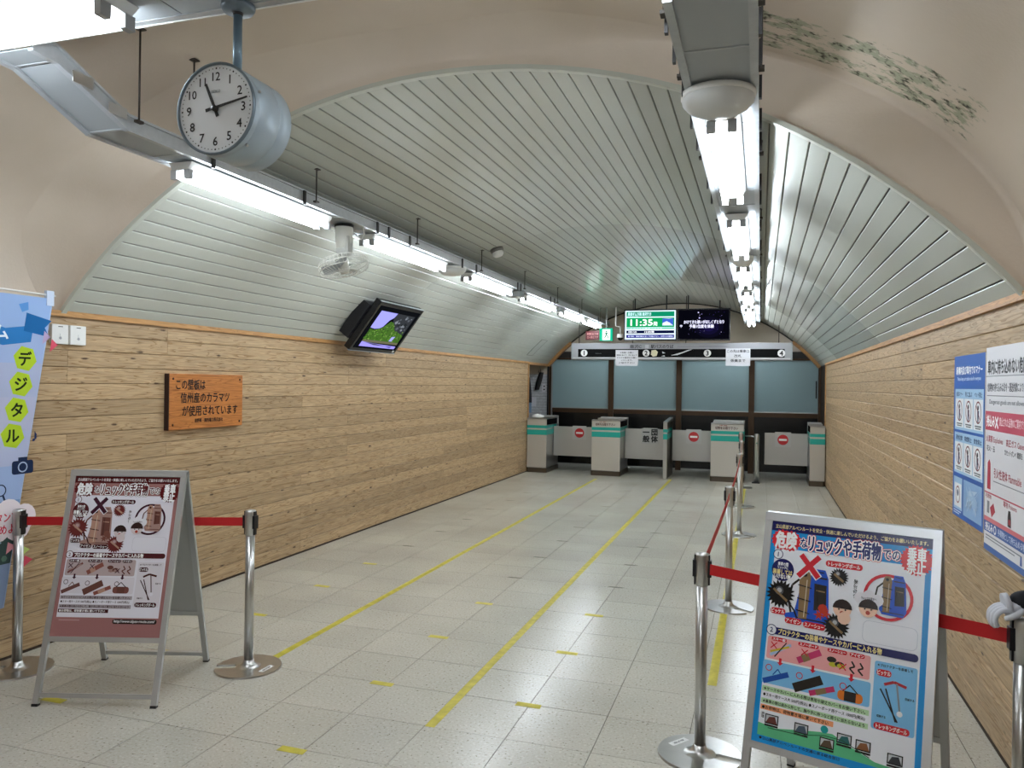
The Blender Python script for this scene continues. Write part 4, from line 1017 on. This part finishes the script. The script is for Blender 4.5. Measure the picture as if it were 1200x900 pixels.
# ------------------------------------------------------------------ barrier posts
def notched_disc(m, r, z0, z1, notch, n=40, wn=.03):
    a0 = notch; pts = []
    da_ = math.asin(wn/r)
    for k in range(n+1):
        a = a0 + da_ + (2*PI-2*da_)*k/n; pts.append((r*math.cos(a), r*math.sin(a)))
    c_, s_ = math.cos(a0), math.sin(a0)
    q = .075
    for off in (-wn, -wn*.5, wn*.5, wn):
        rr_ = q - (wn*.4 if abs(off) < wn else -.01); pts.append((rr_*c_ - off*s_, rr_*s_ + off*c_))
    m.prism(pts, lambda p: Vector((p[0], p[1], z0)), lambda p: Vector((p[0]*.985, p[1]*.985, z1)))
def post_parts(t, notch, sticker):
    m = MB(); notched_disc(m, .195, 0, .010, notch); bmesh.ops.recalc_face_normals(m.bm, faces=m.bm.faces[:])
    base = obj('base', m, STEEL, t)
    obj('base_collar', MB().lathe([(.075, .010), (.05, .016), (.034, .03), (.030, .05), (0, .05)], 24), STEEL, t)
    obj('pole', MB().tube([(0, 0, .03), (0, 0, .81)], .0265, 20), STEEL, t)
    m = MB(); m.lathe([(.0265, .795), (.0315, .80), (.0325, .935), (.030, .945), (.012, .95), (0, .95)], 20)
    hd = obj('head', m, STEEL, t)
    m = MB()
    for a in (0, PI/2, PI):
        Mx = Matrix.Rotation(a, 4, 'Z'); m2 = MB(); m2.box((.024, -.018, .838), (.043, .018, .915), Mx); m2.box((.024, -.012, .80), (.036, .012, .94), Mx)
        obj('belt_clip', m2, BLACK, t)
    if sticker:
        a = notch + PI*.85; c_ = Vector((.13*math.cos(a), .13*math.sin(a), .0105)); rgt = Vector((-math.sin(a), math.cos(a), 0)); dn = Vector((math.cos(a), math.sin(a), 0))
        P = Print('sticker', t, c_ - rgt*.05 - dn*.0125, rgt, dn, (0, 0, 1)); P.rect(-.005, -.005, .105, .03, 'f0f0ee'); P.text('扇沢駅', .05, .0125, .016, '2a2a30', w=.07)
def post(x, y, label, belt=None, notch=PI*.9, sticker=True, sag=.0):
    t = thing('barrier_post', label, 'barrier post', (x, y, 0), 0, 'stainless belt posts')
    post_parts(t, notch, sticker)
    if belt:
        d = Vector((belt[0]-x, belt[1]-y, 0)); L_ = d.length; d.normalize(); s = Vector((-d.y, d.x, 0))*.0009; m = MB(); n_ = 10; rows = []
        for zo in (.852, .902):
            pass
        a_ = [d*(.043 + (L_-.086)*i/n_) + Vector((0, 0, -sag*4*(i/n_)*(1-i/n_))) for i in range(n_+1)]
        rows = [[p - s + Vector((0, 0, z)) for p in a_] if k in (0, 1) else [p + s + Vector((0, 0, z)) for p in a_] for k, z in ((0, .852), (1, .902), (2, .902), (3, .852), (0, .852))]
        m.grid(rows, False); bmesh.ops.remove_doubles(m.bm, verts=m.bm.verts[:], dist=1e-6); bmesh.ops.recalc_face_normals(m.bm, faces=m.bm.faces[:])
        obj('belt', m, BELT, t)
    return t
post(-2.91, 3.93, 'stainless belt post between maroon A-frame board and yellow floor line', (-4.16, 3.44), math.radians(205), True)
post(-4.16, 3.44, 'stainless belt post standing in front of the blue banner', None, math.radians(200), False)
post(-.25, 3.72, 'stainless belt post beside blue A-frame board, nearest of the row', (.868, 3.062), math.radians(-10), True)
post(-.22, 6.27, 'second stainless belt post of the row leading to the gates', (-.25, 3.72), math.radians(-35), False, .01)
post(-.22, 9.37, 'third stainless belt post of the row leading to the gates', (-.22, 6.27), math.radians(-35), False, .03)
post(-.25, 11.6, 'fourth stainless belt post of the row leading to the gates', (-.22, 9.37), math.radians(10), False, .05)
post(-.31, 13.8, 'fifth stainless belt post, last of the row before third gate machine', (-.25, 11.6), math.radians(10), False, .02)
post(.868, 3.062, 'stainless belt post under the white gloved hand', None, math.radians(100), False)

# ------------------------------------------------------------------ floor tape
for x, y0, y1, nm in ((-2.86, 4.10, 13.95, 'long yellow tape line on floor, the one nearest the timber wall with plaque'), (-1.56, 3.56, 14.4, 'long yellow tape line on floor down the middle of the hall'), (-.245, 4.6, 13.9, 'long yellow tape line on floor under the row of belt posts')):
    tag(obj('floor_tape', MB().box((-.026, 0, .0004), (.026, y1-y0, .0012)), YELLOW, None, (x, y0, 0)), nm, 'floor tape', 'yellow queue lines')
for x, nm, ks in ((-3.50, 'beside the timber wall', range(0, 13)), (-2.06, 'between the wall line and middle line', range(0, 13)), (-1.16, 'just past the middle line', range(1, 13))):
    for k in ks:
        y = 3.12 + .858*k
        if x < -3 and k == 0: x2, y = -3.58, 3.18
        else: x2 = x + random.uniform(-.02, .02)
        worn = k >= (5 if x < -3 else 4)
        m = MB(); wd = .07
        if worn: m.prism([(-wd, -.012), (-.02, -.02), (wd*.7, -.010), (wd, .006), (.02, .012), (-wd*.8, .010)], lambda p: Vector((p[0], p[1], .0004)), lambda p: Vector((p[0], p[1], .0010)))
        else: m.prism([(-wd, -.025), (wd, -.024), (wd*.96, .024), (-wd*.98, .026)], lambda p: Vector((p[0], p[1], .0004)), lambda p: Vector((p[0], p[1], .0012)))
        bmesh.ops.recalc_face_normals(m.bm, faces=m.bm.faces[:])
        o = obj('tape_mark', m, WORN if worn else YELLOW, None, (x2, y, 0))
        tag(o, ('worn dark' if worn else 'yellow') + ' floor mark ' + nm + (', %s from entrance' % ('first second third fourth fifth sixth seventh eighth ninth tenth eleventh twelfth thirteenth'.split()[k])), 'floor mark', 'waiting marks on the floor')

# ------------------------------------------------------------------ ticket gates
def slab(m, x0, x1, y0, y1, z0, z1, r=.0):
    m.box((x0, y0, z0), (x1, y1, z1))
def gate(label, x0, x1, y0=14.5, dep=1.0, txt=True, wall=None):
    xc = (x0+x1)/2; hw = (x1-x0)/2
    t = thing('ticket_gate', label, 'ticket gate', (xc, y0, 0), 0, 'ticket gate machines')
    m = MB(); pts = []
    L0, L1 = -hw-.012 if wall != 'l' else -hw, hw+.012 if wall != 'r' else hw
    for a in range(0, 181, 20): pts.append(((L0+L1)/2 + (L1-L0)/2*math.cos(math.radians(a)), dep-.10+.10*math.sin(math.radians(a))))
    pts += [(L0, .0), (L0+.03, -.02), (L1-.03, -.02), (L1, 0)]
    m.prism(pts, lambda p: Vector((p[0], p[1], 0)), lambda p: Vector((p[0], p[1], .09))); bmesh.ops.recalc_face_normals(m.bm, faces=m.bm.faces[:])
    obj('plinth', m, STEELD, t)
    obj('body', MB().box((-hw, 0, .09), (hw, dep-.1, .93)), STEEL, t, bevel=.006)
    obj('front_plate', MB().box((-hw-.003, -.012, .095), (hw+.003, 0, 1.055)), mat('steel_front', 'c6c1b8', .32, .4), t, bevel=.004)
    obj('side_window', MB().box((-hw+.002, .0, .93), (hw-.002, dep-.18, 1.04)), BLACKG, t)
    obj('front_lip', MB().box((-hw, -.012, 1.04), (hw, .12, 1.062)), STEEL, t)
    obj('top_plate', MB().box((-hw, .55, 1.04), (hw, dep-.18, 1.068)), STEEL, t)
    obj('rear_tower', MB().box((-hw, dep-.18, .60), (hw+.0, dep-.06, 1.085)), mat('tower_grey', 'bdbdb8', .4, .2), t, bevel=.006)
    for z0, z1 in ((.735, .835), (.865, .922)):
        obj('stripe', MB().box((-hw-.0045, -.0135, z0), (hw+.0045, dep-.28, z1)), TEALS, t)
    if txt:
        P = Print('lettering', t, (-hw, -.0138, 1.05), (1, 0, 0), (0, 0, -1), (0, -1, 0)); P.text('切符をお取り下さい', hw*.95, .075, .055, '4a1c1a', w=hw*1.4, bold=.03); P.text('係員', hw*.75, .03, .02, '8a4038', w=hw*.5)
    return t
def flap(t, x0, x1, kind, z0=.30, z1=.885, y=.50):
    ox = t.location.x
    f = obj('barrier_panel', MB().box((x0-ox, y, z0), (x1-ox, y+.03, z1)), mat('flap_steel', 'b3b0ab', .36, .55), t, bevel=.004)
    P = Print('sticker', f, (0, y-.001, 0), (1, 0, 0), (0, 0, -1), (0, -1, 0))
    if kind is not None:
        cx, cz, w_ = kind[0]-ox, .765, .14
        P.rect(cx-w_, -cz-w_, cx+w_, -cz+w_*.95, 'b5b4b0')
        if kind[1] == 'stop': P.circ(cx, -cz, .095, 'b81e24'); P.rrect(cx-.068, -cz-.018, cx+.068, -cz+.018, 'f0eeea', .004)
        else:
            P.rect(cx-.17, -cz-.13, cx+.17, -cz+.16, 'aaa9a6')
            for ch, dx, dz in (('一', -.08, -.06), ('般', -.08, .07), ('団', .08, -.06), ('体', .08, .07)): P.text(ch, cx+dx, -cz+dz-.0, .13, '1a1a1c', bold=.05)
g1 = gate('stainless ticket gate machine against the timber wall, white bundle on top', XL+.02, -3.96, wall='l', txt=False)
flap(g1, -3.95, -3.09, (-3.42, 'stop'))
g2 = gate('stainless ticket gate machine between round no-entry panel and the lettered panel', -3.06, -2.52)
flap(g2, -2.51, -1.72, (-2.02, 'txt'))
g4 = gate('stainless ticket gate machine with belt posts lined up before it', -.85, -.28)
flap(g4, -1.60, -.87, (-1.20, 'stop'))
obj('stop_arm', MB().tube([(.30, .30, .83), (.50, .24, .82)], .012, 8), STEEL, g4)
g5 = gate('narrow stainless ticket gate machine against the poster wall', .84, XR-.02, wall='r', txt=False)
flap(g5, .08, .83, (.40, 'stop'))
t = thing('gate_divider', 'thin stainless gate divider fin with teal stripes at middle yellow line', 'gate divider', (-1.67, 14.45, 0))
obj('fin', MB().box((-.035, 0, .0), (.035, 1.0, 1.04)), STEELD, t); obj('front_edge', MB().box((-.037, -.012, 0), (.037, .02, 1.06)), STEEL, t, bevel=.008)
obj('top_cap', MB().prism([(-.037, 0), (.037, 0), (.037, 1.0), (-.037, 1.0)], lambda p: Vector((p[0], p[1], 1.04)), lambda p: Vector((p[0], p[1], 1.06+.05*p[1]))), STEEL, t)
for z0, z1 in ((.735, .835), (.865, .922)): obj('stripe', MB().box((-.039, -.014, z0), (.039, .72, z1)), TEALS, t)
t = thing('guide_post', 'plain stainless bollard between third gate machine and number 4 barrier panel', 'bollard', (-.055, 14.55, 0))
obj('tube', MB().tube([(0, 0, .02), (0, 0, .86), (0, 0, .885)], [.045, .045, .038], 20), STEEL, t); obj('base', MB().box((-.075, -.06, 0), (.06, .06, .022)), BLACK, t); obj('reflector', MB().lathe([(.012, 0), (.012, .006), (0, .006)], 10, Matrix.Translation((0, -.043, .72)) @ Matrix.Rotation(PI/2, 4, 'X')), mat('green_dot', '1c7a68', .4), t)
t = thing('cloth_bundle', 'small crumpled white bundle lying on the wall side ticket gate', 'bundle', (-4.20, 14.72, 1.062))
m = MB(); m.lathe([(0, 0), (.10, .0), (.12, .02), (.10, .05), (.05, .065), (0, .06)], 12)
for v in m.bm.verts: v.co.x *= 1.1 + random.uniform(-.1, .1); v.co.z *= 1 + random.uniform(-.2, .25); v.co.z = max(0, v.co.z)
tag(t, t['label'], 'bundle'); obj('cloth', m, WHITEM, t)

# ------------------------------------------------------------------ number board, its notices
sb = thing('number_board', 'long grey hanging sign board with gate numbers 1 to 4 in white circles', 'sign board', (-1.5, 14.70, 2.215))
x0, x1 = -3.53+1.5, .53+1.5
obj('case', MB().box((x0, 0, 0), (x1, .16, .318)), mat('case_grey', 'a5a6aa', .4, .3), sb, bevel=.004)
obj('end_cap', MB().box((x0-.004, -.004, -.004), (x0+.03, .164, .322)), GREYP, sb); obj('end_cap', MB().box((x1-.03, -.004, -.004), (x1+.004, .164, .322)), GREYP, sb)
obj('face_strip', MB().box((x0+.13, -.004, .05), (x1-.13, 0, .205)), mat('strip_black', '050506', .45, spec=.12), sb)
obj('lower_lip', MB().box((x0+.03, -.012, .02), (x1-.03, 0, .042)), ALU, sb)
for x in (-1.9, -.85, .15, 1.8): obj('hanger_rod', MB().tube([(x, .08, .318), (x, .08, vz(x-1.5)-2.215)], .008, 6), mat('rod_dark', '3c352f', .5), sb)
P = Print('lettering', sb, (0, -.0045, 0), (1, 0, 0), (0, 0, -1), (0, -1, 0)); P.step = .0004
for i, x in enumerate((-3.28, -2.08, -.95, .345)):
    P.circ(x+1.5, -.128, .066, 'f0f0ee', 28); P.text(str(i+1), x+1.5, -.128, .12, '101012', bold=.035)
P.text('扇沢C', -2.28+1.5, -.252, .075, '26262c', w=.22); P.text('駅バスのりば', -1.78+1.5, -.252, .075, '26262c', w=.42); P.rect(-1.5+1.5, -.25, -.55+1.5, -.243, '85868c'); P.rect(-1.1+1.5, -.262, -.6+1.5, -.256, '85868c')
P.rect(-2.10+1.5, -.285, -2.03+1.5, -.22, 'c4c6ca'); P.text('ohgisawa', -3.0+1.5, -.12, .03, '3c4444', w=.12)
# yellowish and white reflections of the lights, painted on the strip
P.poly([(-1.98+1.5, -.18), (-1.90+1.5, -.19), (-1.86+1.5, -.15), (-1.88+1.5, -.075), (-1.95+1.5, -.06), (-1.99+1.5, -.10)], 'e9e3c0')
P.poly([(-1.62+1.5, -.085), (-1.40+1.5, -.15), (-1.30+1.5, -.19), (-1.22+1.5, -.2), (-1.34+1.5, -.15), (-1.5+1.5, -.09)], 'd9dde0')
P.poly([(-1.78+1.5, -.16), (-1.72+1.5, -.13), (-1.77+1.5, -.12)], 'd9dde0'); P.poly([(-1.80+1.5, -.07), (-1.74+1.5, -.085), (-1.72+1.5, -.065)], 'd9dde0')
def notice(label, xa, xb, za, zb, lines):
    t = thing('paper_notice', label, 'notice', ((xa+xb)/2, 14.69, za))
    obj('sheet', MB().box((-(xb-xa)/2, -.004, 0), ((xb-xa)/2, -.001, zb-za)), mat('paper_white', 'e2e3e8', .25), t)
    P = Print('lettering', t, (-(xb-xa)/2, -.0045, zb-za), (1, 0, 0), (0, 0, -1), (0, -1, 0))
    for i, (s_, w_) in enumerate(lines): P.text(s_, (xb-xa)/2, .05 + i*(zb-za-.06)/len(lines), (zb-za)/len(lines)*.55, '34363e', w=w_*(xb-xa))
notice('white paper notice hanging from number board beside number 2', -2.66, -2.23, 2.10, 2.40, [('お客様へお願い', .6), ('間隔をあけて、列に並んで', .9), ('マスクの着用をお願い', .9), ('いたします。', .5), ('ご協力下さい', .7)])
notice('white paper notice hanging from number board between numbers 3 and 4', -.62, -.19, 2.11, 2.43, [('この先は乗車口', .9), ('改札', .3), ('係員まで', .6)])

# ------------------------------------------------------------------ displays
def display(label, xa, xb, za, zb):
    t = thing('display_screen', label, 'display', ((xa+xb)/2, 14.60, za), 0, 'hanging displays over the gates')
    hw, h = (xb-xa)/2, zb-za
    obj('cabinet', MB().box((-hw, 0, 0), (hw, .08, h)), mat('tv_black', '131316', .25), t, bevel=.004)
    for x in (-hw*.6, hw*.6): obj('hanger', MB().tube([(x, .04, h-.01), (x, .04, vz(x+(xa+xb)/2)-za)], .012, 8), BLACK, t)
    obj('speaker_strip', MB().box((-hw, -.003, .005), (hw, 0, .016)), BLACKG, t)
    return t, hw, h
t, hw, h = display('lit departure display with green panels and 11:35', -2.49, -1.505, 2.575, 3.165)
W_, H_ = 2*hw-.04, h-.05
P = Print('screen_picture', t, (-hw+.02, -.0042, h-.025), (1, 0, 0), (0, 0, -1), (0, -1, 0), glow=1.0); P.step = .0008
P.rect(0, 0, W_, H_, 'cfe6f4'); P.rect(.025, .02, W_-.025, .115, '0c7a58'); P.text('黒部ダム方面 扇沢行き', .27, .065, .07, 'bfe8ee', w=.44); P.text('For Kurobe Dam', .14, .10, .02, 'a9d8dc', w=.2)
P.rect(.025, .135, W_-.025, .315, '0c8a4e'); P.text('11:35', .31, .225, .165, 'f4fff8', w=.41, bold=.03); P.text('発', .57, .25, .085, 'e0f8ec', bold=.03)
P.rect(.70, .15, .90, .285, 'b8c4e4'); P.poly([(.70, .15), (.82, .16), (.90, .15), (.90, .285), (.86, .25), (.78, .2), (.70, .24)], '3457b0'); P.rect(.72, .23, .84, .27, 'dfe4f0')
P.rect(.025, .325, W_-.025, .345, '1aa67c'); P.text('このバスは電気バスです', .4, .335, .018, 'cfeee2', w=.6); P.rect(.025, .375, W_-.025, .43, '0a1030'); P.text('次発 12:05', .14, .402, .04, 'e8eef8', w=.16); P.text('12:05発', .46, .402, .045, 'f4f8ff', w=.18, bold=.02)
P.rect(.025, .455, W_-.025, .515, '1a1a70'); P.text('乗り場は、係員の案内に従ってお進み下さい。お待ちのお客様は', .48, .485, .032, 'c8d0f4', w=.84)
t, hw, h = display('dark display with violet stars and two lines of white text', -1.495, -.545, 2.575, 3.165)
W_ = 2*hw-.04
P = Print('screen_picture', t, (-hw+.02, -.0042, h-.025), (1, 0, 0), (0, 0, -1), (0, -1, 0), glow=.9); P.step = .0008
P.rect(0, 0, W_, H_, '05050c')
for r_, c in ((.20, '090818'), (.14, '0e0b26'), (.08, '151038')): P.circ(.55, .32, r_*1.3, c, 20, r_)
for i in range(40): P.circ(random.uniform(.15, .85), random.uniform(.03, .45), random.uniform(.002, .006), random.choice(['6a5ab0', '8f86c8', '3a3270', 'c0b8e4']), 6)
P.text('かけてきた想いがほしくずとなり', .46, .225, .07, 'e4e4ff', w=.72, bold=.03); P.text('や', .05, .30, .06, 'e4e4ff', bold=.03); P.text('予報1位度を体験', .42, .305, .07, 'e4e4ff', w=.44, bold=.03)
P.circ(.36, .05, .012, 'd8d4ff', 8); P.circ(.38, .15, .014, 'b8b0f0', 8); P.circ(.42, .08, .008, '8f86c8', 6)

# ------------------------------------------------------------------ exit sign, red sign, camera
t = thing('exit_sign', 'lit green and white running man exit sign above the number board', 'exit sign', (-2.84, 14.62, 2.575))
obj('case', MB().box((-.125, 0, 0), (.125, .09, .24)), mat('exit_green', '1f9d78', .4), t, bevel=.004)
obj('hanger', MB().tube([(0, .045, .23), (0, .045, vz(-2.84)-2.575)], .01, 8), GREYP, t)
P = Print('screen_picture', t, (-.125, -.002, .24), (1, 0, 0), (0, 0, -1), (0, -1, 0), glow=1.2); P.step = .0008
P.rect(.0, 0, .25, .24, '12a07c'); P.rect(.055, .02, .205, .225, 'f0fff8')
P.circ(.135, .06, .016, '0c6a50', 10); P.poly([(.12, .08), (.15, .085), (.145, .14), (.12, .135)], '0c6a50'); P.line(.125, .135, .10, .19, .018, '0c6a50'); P.line(.14, .135, .165, .165, .016, '0c6a50'); P.line(.165, .165, .16, .20, .014, '0c6a50'); P.line(.15, .09, .175, .115, .012, '0c6a50'); P.line(.12, .09, .095, .115, .012, '0c6a50')
t = thing('red_sign', 'small dark red sign with two lines of lettering beside the exit sign', 'sign', (-3.105, 14.64, 2.595))
obj('board', MB().box((-.135, 0, 0), (.135, .03, .17)), mat('sign_red', '4a1016', .4), t)
P = Print('lettering', t, (-.135, -.001, .17), (1, 0, 0), (0, 0, -1), (0, -1, 0)); P.text('非常口につき', .135, .055, .05, 'b98480', w=.22); P.text('立入禁止です', .135, .12, .05, 'b98480', w=.22)
obj('side_bracket', MB().box((.12, .005, .06), (.139, .025, .11)), GREYP, t)
t = thing('security_camera', 'small white dome security camera on arm beside departure display', 'security camera', (-2.57, 14.66, 2.60))
obj('housing', MB().lathe([(.06, .10), (.068, .07), (.066, .04), (.055, .03)], 20), WHITEM, t); obj('dome', MB().lathe([(.058, .035), (.05, .01), (.03, -.012), (0, -.02)], 20), BLACKG, t)
obj('arm', MB().tube([(0, 0, .09), (0, 0, .24), (-.09, 0, .26), (-.09, 0, vz(-2.66)-2.66)], .014, 8), WHITEM, t)

# ------------------------------------------------------------------ alcove things
t = thing('hanging_bag', 'long black bag hanging on grey brick wall of the alcove', 'bag', (-4.62, YE-.02, 1.60))
m = MB(); rows = []
for j in range(9):
    v = j/8; ww = .05 + .012*math.sin(PI*v); ox = .10*v
    rows.append([Vector((ox + ww*math.cos(a), .03*math.sin(a) - .02, v*.38)) for a in [2*PI*k/10 for k in range(11)]])
m.grid(rows); obj('body', m, BLACK, t); obj('strap', MB().tube([(.03, -.02, .37), (.06, .0, .50), (.09, -.02, .37)], .008, 6), BLACK, t)
t = thing('coat', 'dark jacket hanging at the edge of alcove behind timber wall', 'coat', (-4.83, YE-.04, 1.32))
m = MB(); rows = []
for j in range(9):
    v = j/8; ww = .10 - .05*v*v
    rows.append([Vector((ww*math.cos(a), .035*math.sin(a), v*.55)) for a in [2*PI*k/12 for k in range(13)]])
obj('body', m.grid(rows), mat('coat_navy', '20242e', .8), t)
t = thing('paper_notice', 'plain white sheet taped low on the alcove brick', 'notice', (-4.70, YE+.002, 1.24)); obj('sheet', MB().box((-.06, -.004, 0), (.06, -.001, .2)), MATS['paper_white'], t)
t = thing('paper_notice', 'narrow white card with dark marks at alcove brick near the door post', 'notice', (-4.47, YE+.002, 1.56)); obj('sheet', MB().box((-.04, -.004, 0), (.04, -.001, .17)), MATS['paper_white'], t)
P = Print('lettering', t, (-.04, -.0045, .17), (1, 0, 0), (0, 0, -1), (0, -1, 0)); P.circ(.045, .05, .018, '2a2a30', 10); P.circ(.045, .12, .018, '2a2a30', 10)
t = thing('blue_folder', 'pale blue folder stuck to alcove brick behind the timber wall', 'folder', (-4.79, YE+.002, 1.10)); obj('cover', MB().box((-.045, -.012, 0), (.045, -.001, .30)), mat('folder_blue', '8fb0d4', .5), t)

# ------------------------------------------------------------------ attendant, mostly outside the frame
pe = thing('person', 'attendant in dark uniform and white gloves resting one hand on belt post', 'person', (.965, 2.80, 0), 0)
def skin(name, verts, edges, radii, mt, lv=2, root=0, parent=pe):
    me = bpy.data.meshes.new(name); me.from_pydata([Vector(v) for v in verts], edges, []); me.materials.append(mt)
    o = link(name, me, parent)
    sk = o.modifiers.new('s', 'SKIN'); sk.use_smooth_shade = True
    for i, r_ in enumerate(radii):
        d = me.skin_vertices[0].data[i]; d.radius = r_ if isinstance(r_, tuple) else (r_, r_); d.use_root = (i == root)
    sb_ = o.modifiers.new('u', 'SUBSURF'); sb_.levels = lv; sb_.render_levels = lv; return o
UNI = mat('uniform_dark', '14161c', .8); GLOVE = mat('white_glove', 'd9dbe2', .75, bump=(80, .1)); SKINM = mat('skin', 'd9a988', .5)
# local frame: x towards the booth, -x is where the person faces; hand goes to the post at (-.53, .15, .95)
hx, hy = .868-.965, 3.062-2.80
V = [(0, 0, .98), (-.01, 0, 1.15), (0, 0, 1.33), (.01, 0, 1.45), (0, 0, 1.52),
     (0, .19, 1.40), (.15, .285, 1.17), (hx+.06, hy+.008, 1.015), (hx-.040, hy, .992),
     (0, -.19, 1.40), (.04, -.25, 1.13), (-.03, -.26, .88),
     (0, .06, .90), (-.02, .02, .50), (.01, .0, .10), (0, -.12, .90), (-.01, -.15, .50), (.02, -.17, .10)]
Ed = [(0, 1), (1, 2), (2, 3), (3, 4), (3, 5), (5, 6), (6, 7), (7, 8), (3, 9), (9, 10), (10, 11), (0, 12), (12, 13), (13, 14), (0, 15), (15, 16), (16, 17)]
Rd = [(.12, .15), (.115, .145), (.12, .165), (.09, .10), (.055, .055), .062, .05, .044, .042, .062, .05, .042, .088, .062, .05, .088, .062, .05]
body = skin('body', V, Ed, Rd, UNI)
hd = skin('head', [(0, 0, 1.50), (-.01, 0, 1.56), (-.02, 0, 1.63), (-.01, 0, 1.70)], [(0, 1), (1, 2), (2, 3)], [.052, (.072, .066), (.092, .078), (.085, .072)], SKINM)
obj('nose', MB().lathe([(.016, 0), (.012, .02), (0, .028)], 8, Matrix.Translation((-.105, 0, 1.62)) @ Matrix.Rotation(-PI/2, 4, 'Y')), SKINM, pe)
for s in (-1, 1):
    obj('eye', MB().lathe([(0, -.009), (.009, 0), (0, .009)], 8, Matrix.Translation((-.098, s*.032, 1.65))), BLACK, pe)
    obj('ear', MB().lathe([(0, -.03), (.014, -.015), (.016, .01), (0, .03)], 8, Matrix.Translation((-.01, s*.083, 1.63))), SKINM, pe)
obj('mouth', MB().box((-.097, -.022, 1.582), (-.09, .022, 1.588)), mat('lip', 'a86a5c', .5), pe)
obj('cap', MB().lathe([(.098, 1.685), (.102, 1.71), (.118, 1.745), (.10, 1.765), (0, 1.775)], 24).box((-.135, -.065, 1.690), (-.06, .065, 1.698)), UNI, pe)
obj('hair', MB().lathe([(.094, 1.60), (.097, 1.65), (.098, 1.69)], 20, Matrix.Translation((.012, 0, 0))), mat('hair_black', '15110f', .6), pe)
for s in (0, -.17): skin('shoe', [(.02, s, .055), (-.08, s-.005, .04), (-.17, s-.01, .035)], [(0, 1), (1, 2)], [.048, .042, .034], BLACK)
# gloved hand on the post: palm over the top, fingers folded down the far side
pz = .985
def P3(dx, dy, z): return (hx+dx, hy+dy, z)
hand = skin('hand', [P3(.02, .0, .994), P3(-.005, .0, .992), P3(-.03, 0, .985), P3(-.055, -.002, .980)], [(0, 1), (1, 2), (2, 3)], [(.034, .028), (.036, .030), (.040, .022), (.036, .018)], GLOVE)
for k, (off, ln) in enumerate(((.034, .92), (.012, 1.0), (-.011, .96), (-.033, .80))):
    skin('finger', [P3(-.04, off, .984), P3(-.074, off*1.03, .976), P3(-.074-.020*ln, off*1.04, .957), P3(-.074-.022*ln, off*1.04, .957-.030*ln), P3(-.074-.010*ln, off*1.02, .957-.050*ln)],
         [(0, 1), (1, 2), (2, 3), (3, 4)], [.0105, .0105, .010, .0095, .0085], GLOVE, 1, 0, hand)
skin('thumb', [P3(.0, -.02, .985), P3(-.022, -.042, .972), P3(-.048, -.050, .960), P3(-.070, -.050, .952)], [(0, 1), (1, 2), (2, 3)], [.013, .012, .0105, .009], GLOVE, 1, 0, hand)
obj('cuff', MB().tube([P3(-.058, .0, .987), P3(-.040, .0, .991)], .041, 16), GLOVE, hand)
h2 = skin('hand', [(-.03, -.26, .89), (-.04, -.26, .83), (-.045, -.26, .79)], [(0, 1), (1, 2)], [(.03, .03), (.024, .040), (.018, .038)], GLOVE)
for k, off in enumerate((-.032, -.011, .011, .032)):
    skin('finger', [(-.045, -.26+off, .79), (-.052, -.26+off, .755), (-.045, -.26+off, .72)], [(0, 1), (1, 2)], [.0105, .0095, .0085], GLOVE, 1, 0, h2)
skin('thumb', [(-.05, -.225, .84), (-.075, -.215, .80), (-.075, -.22, .77)], [(0, 1), (1, 2)], [.012, .011, .009], GLOVE, 1, 0, h2)

flush_prints()
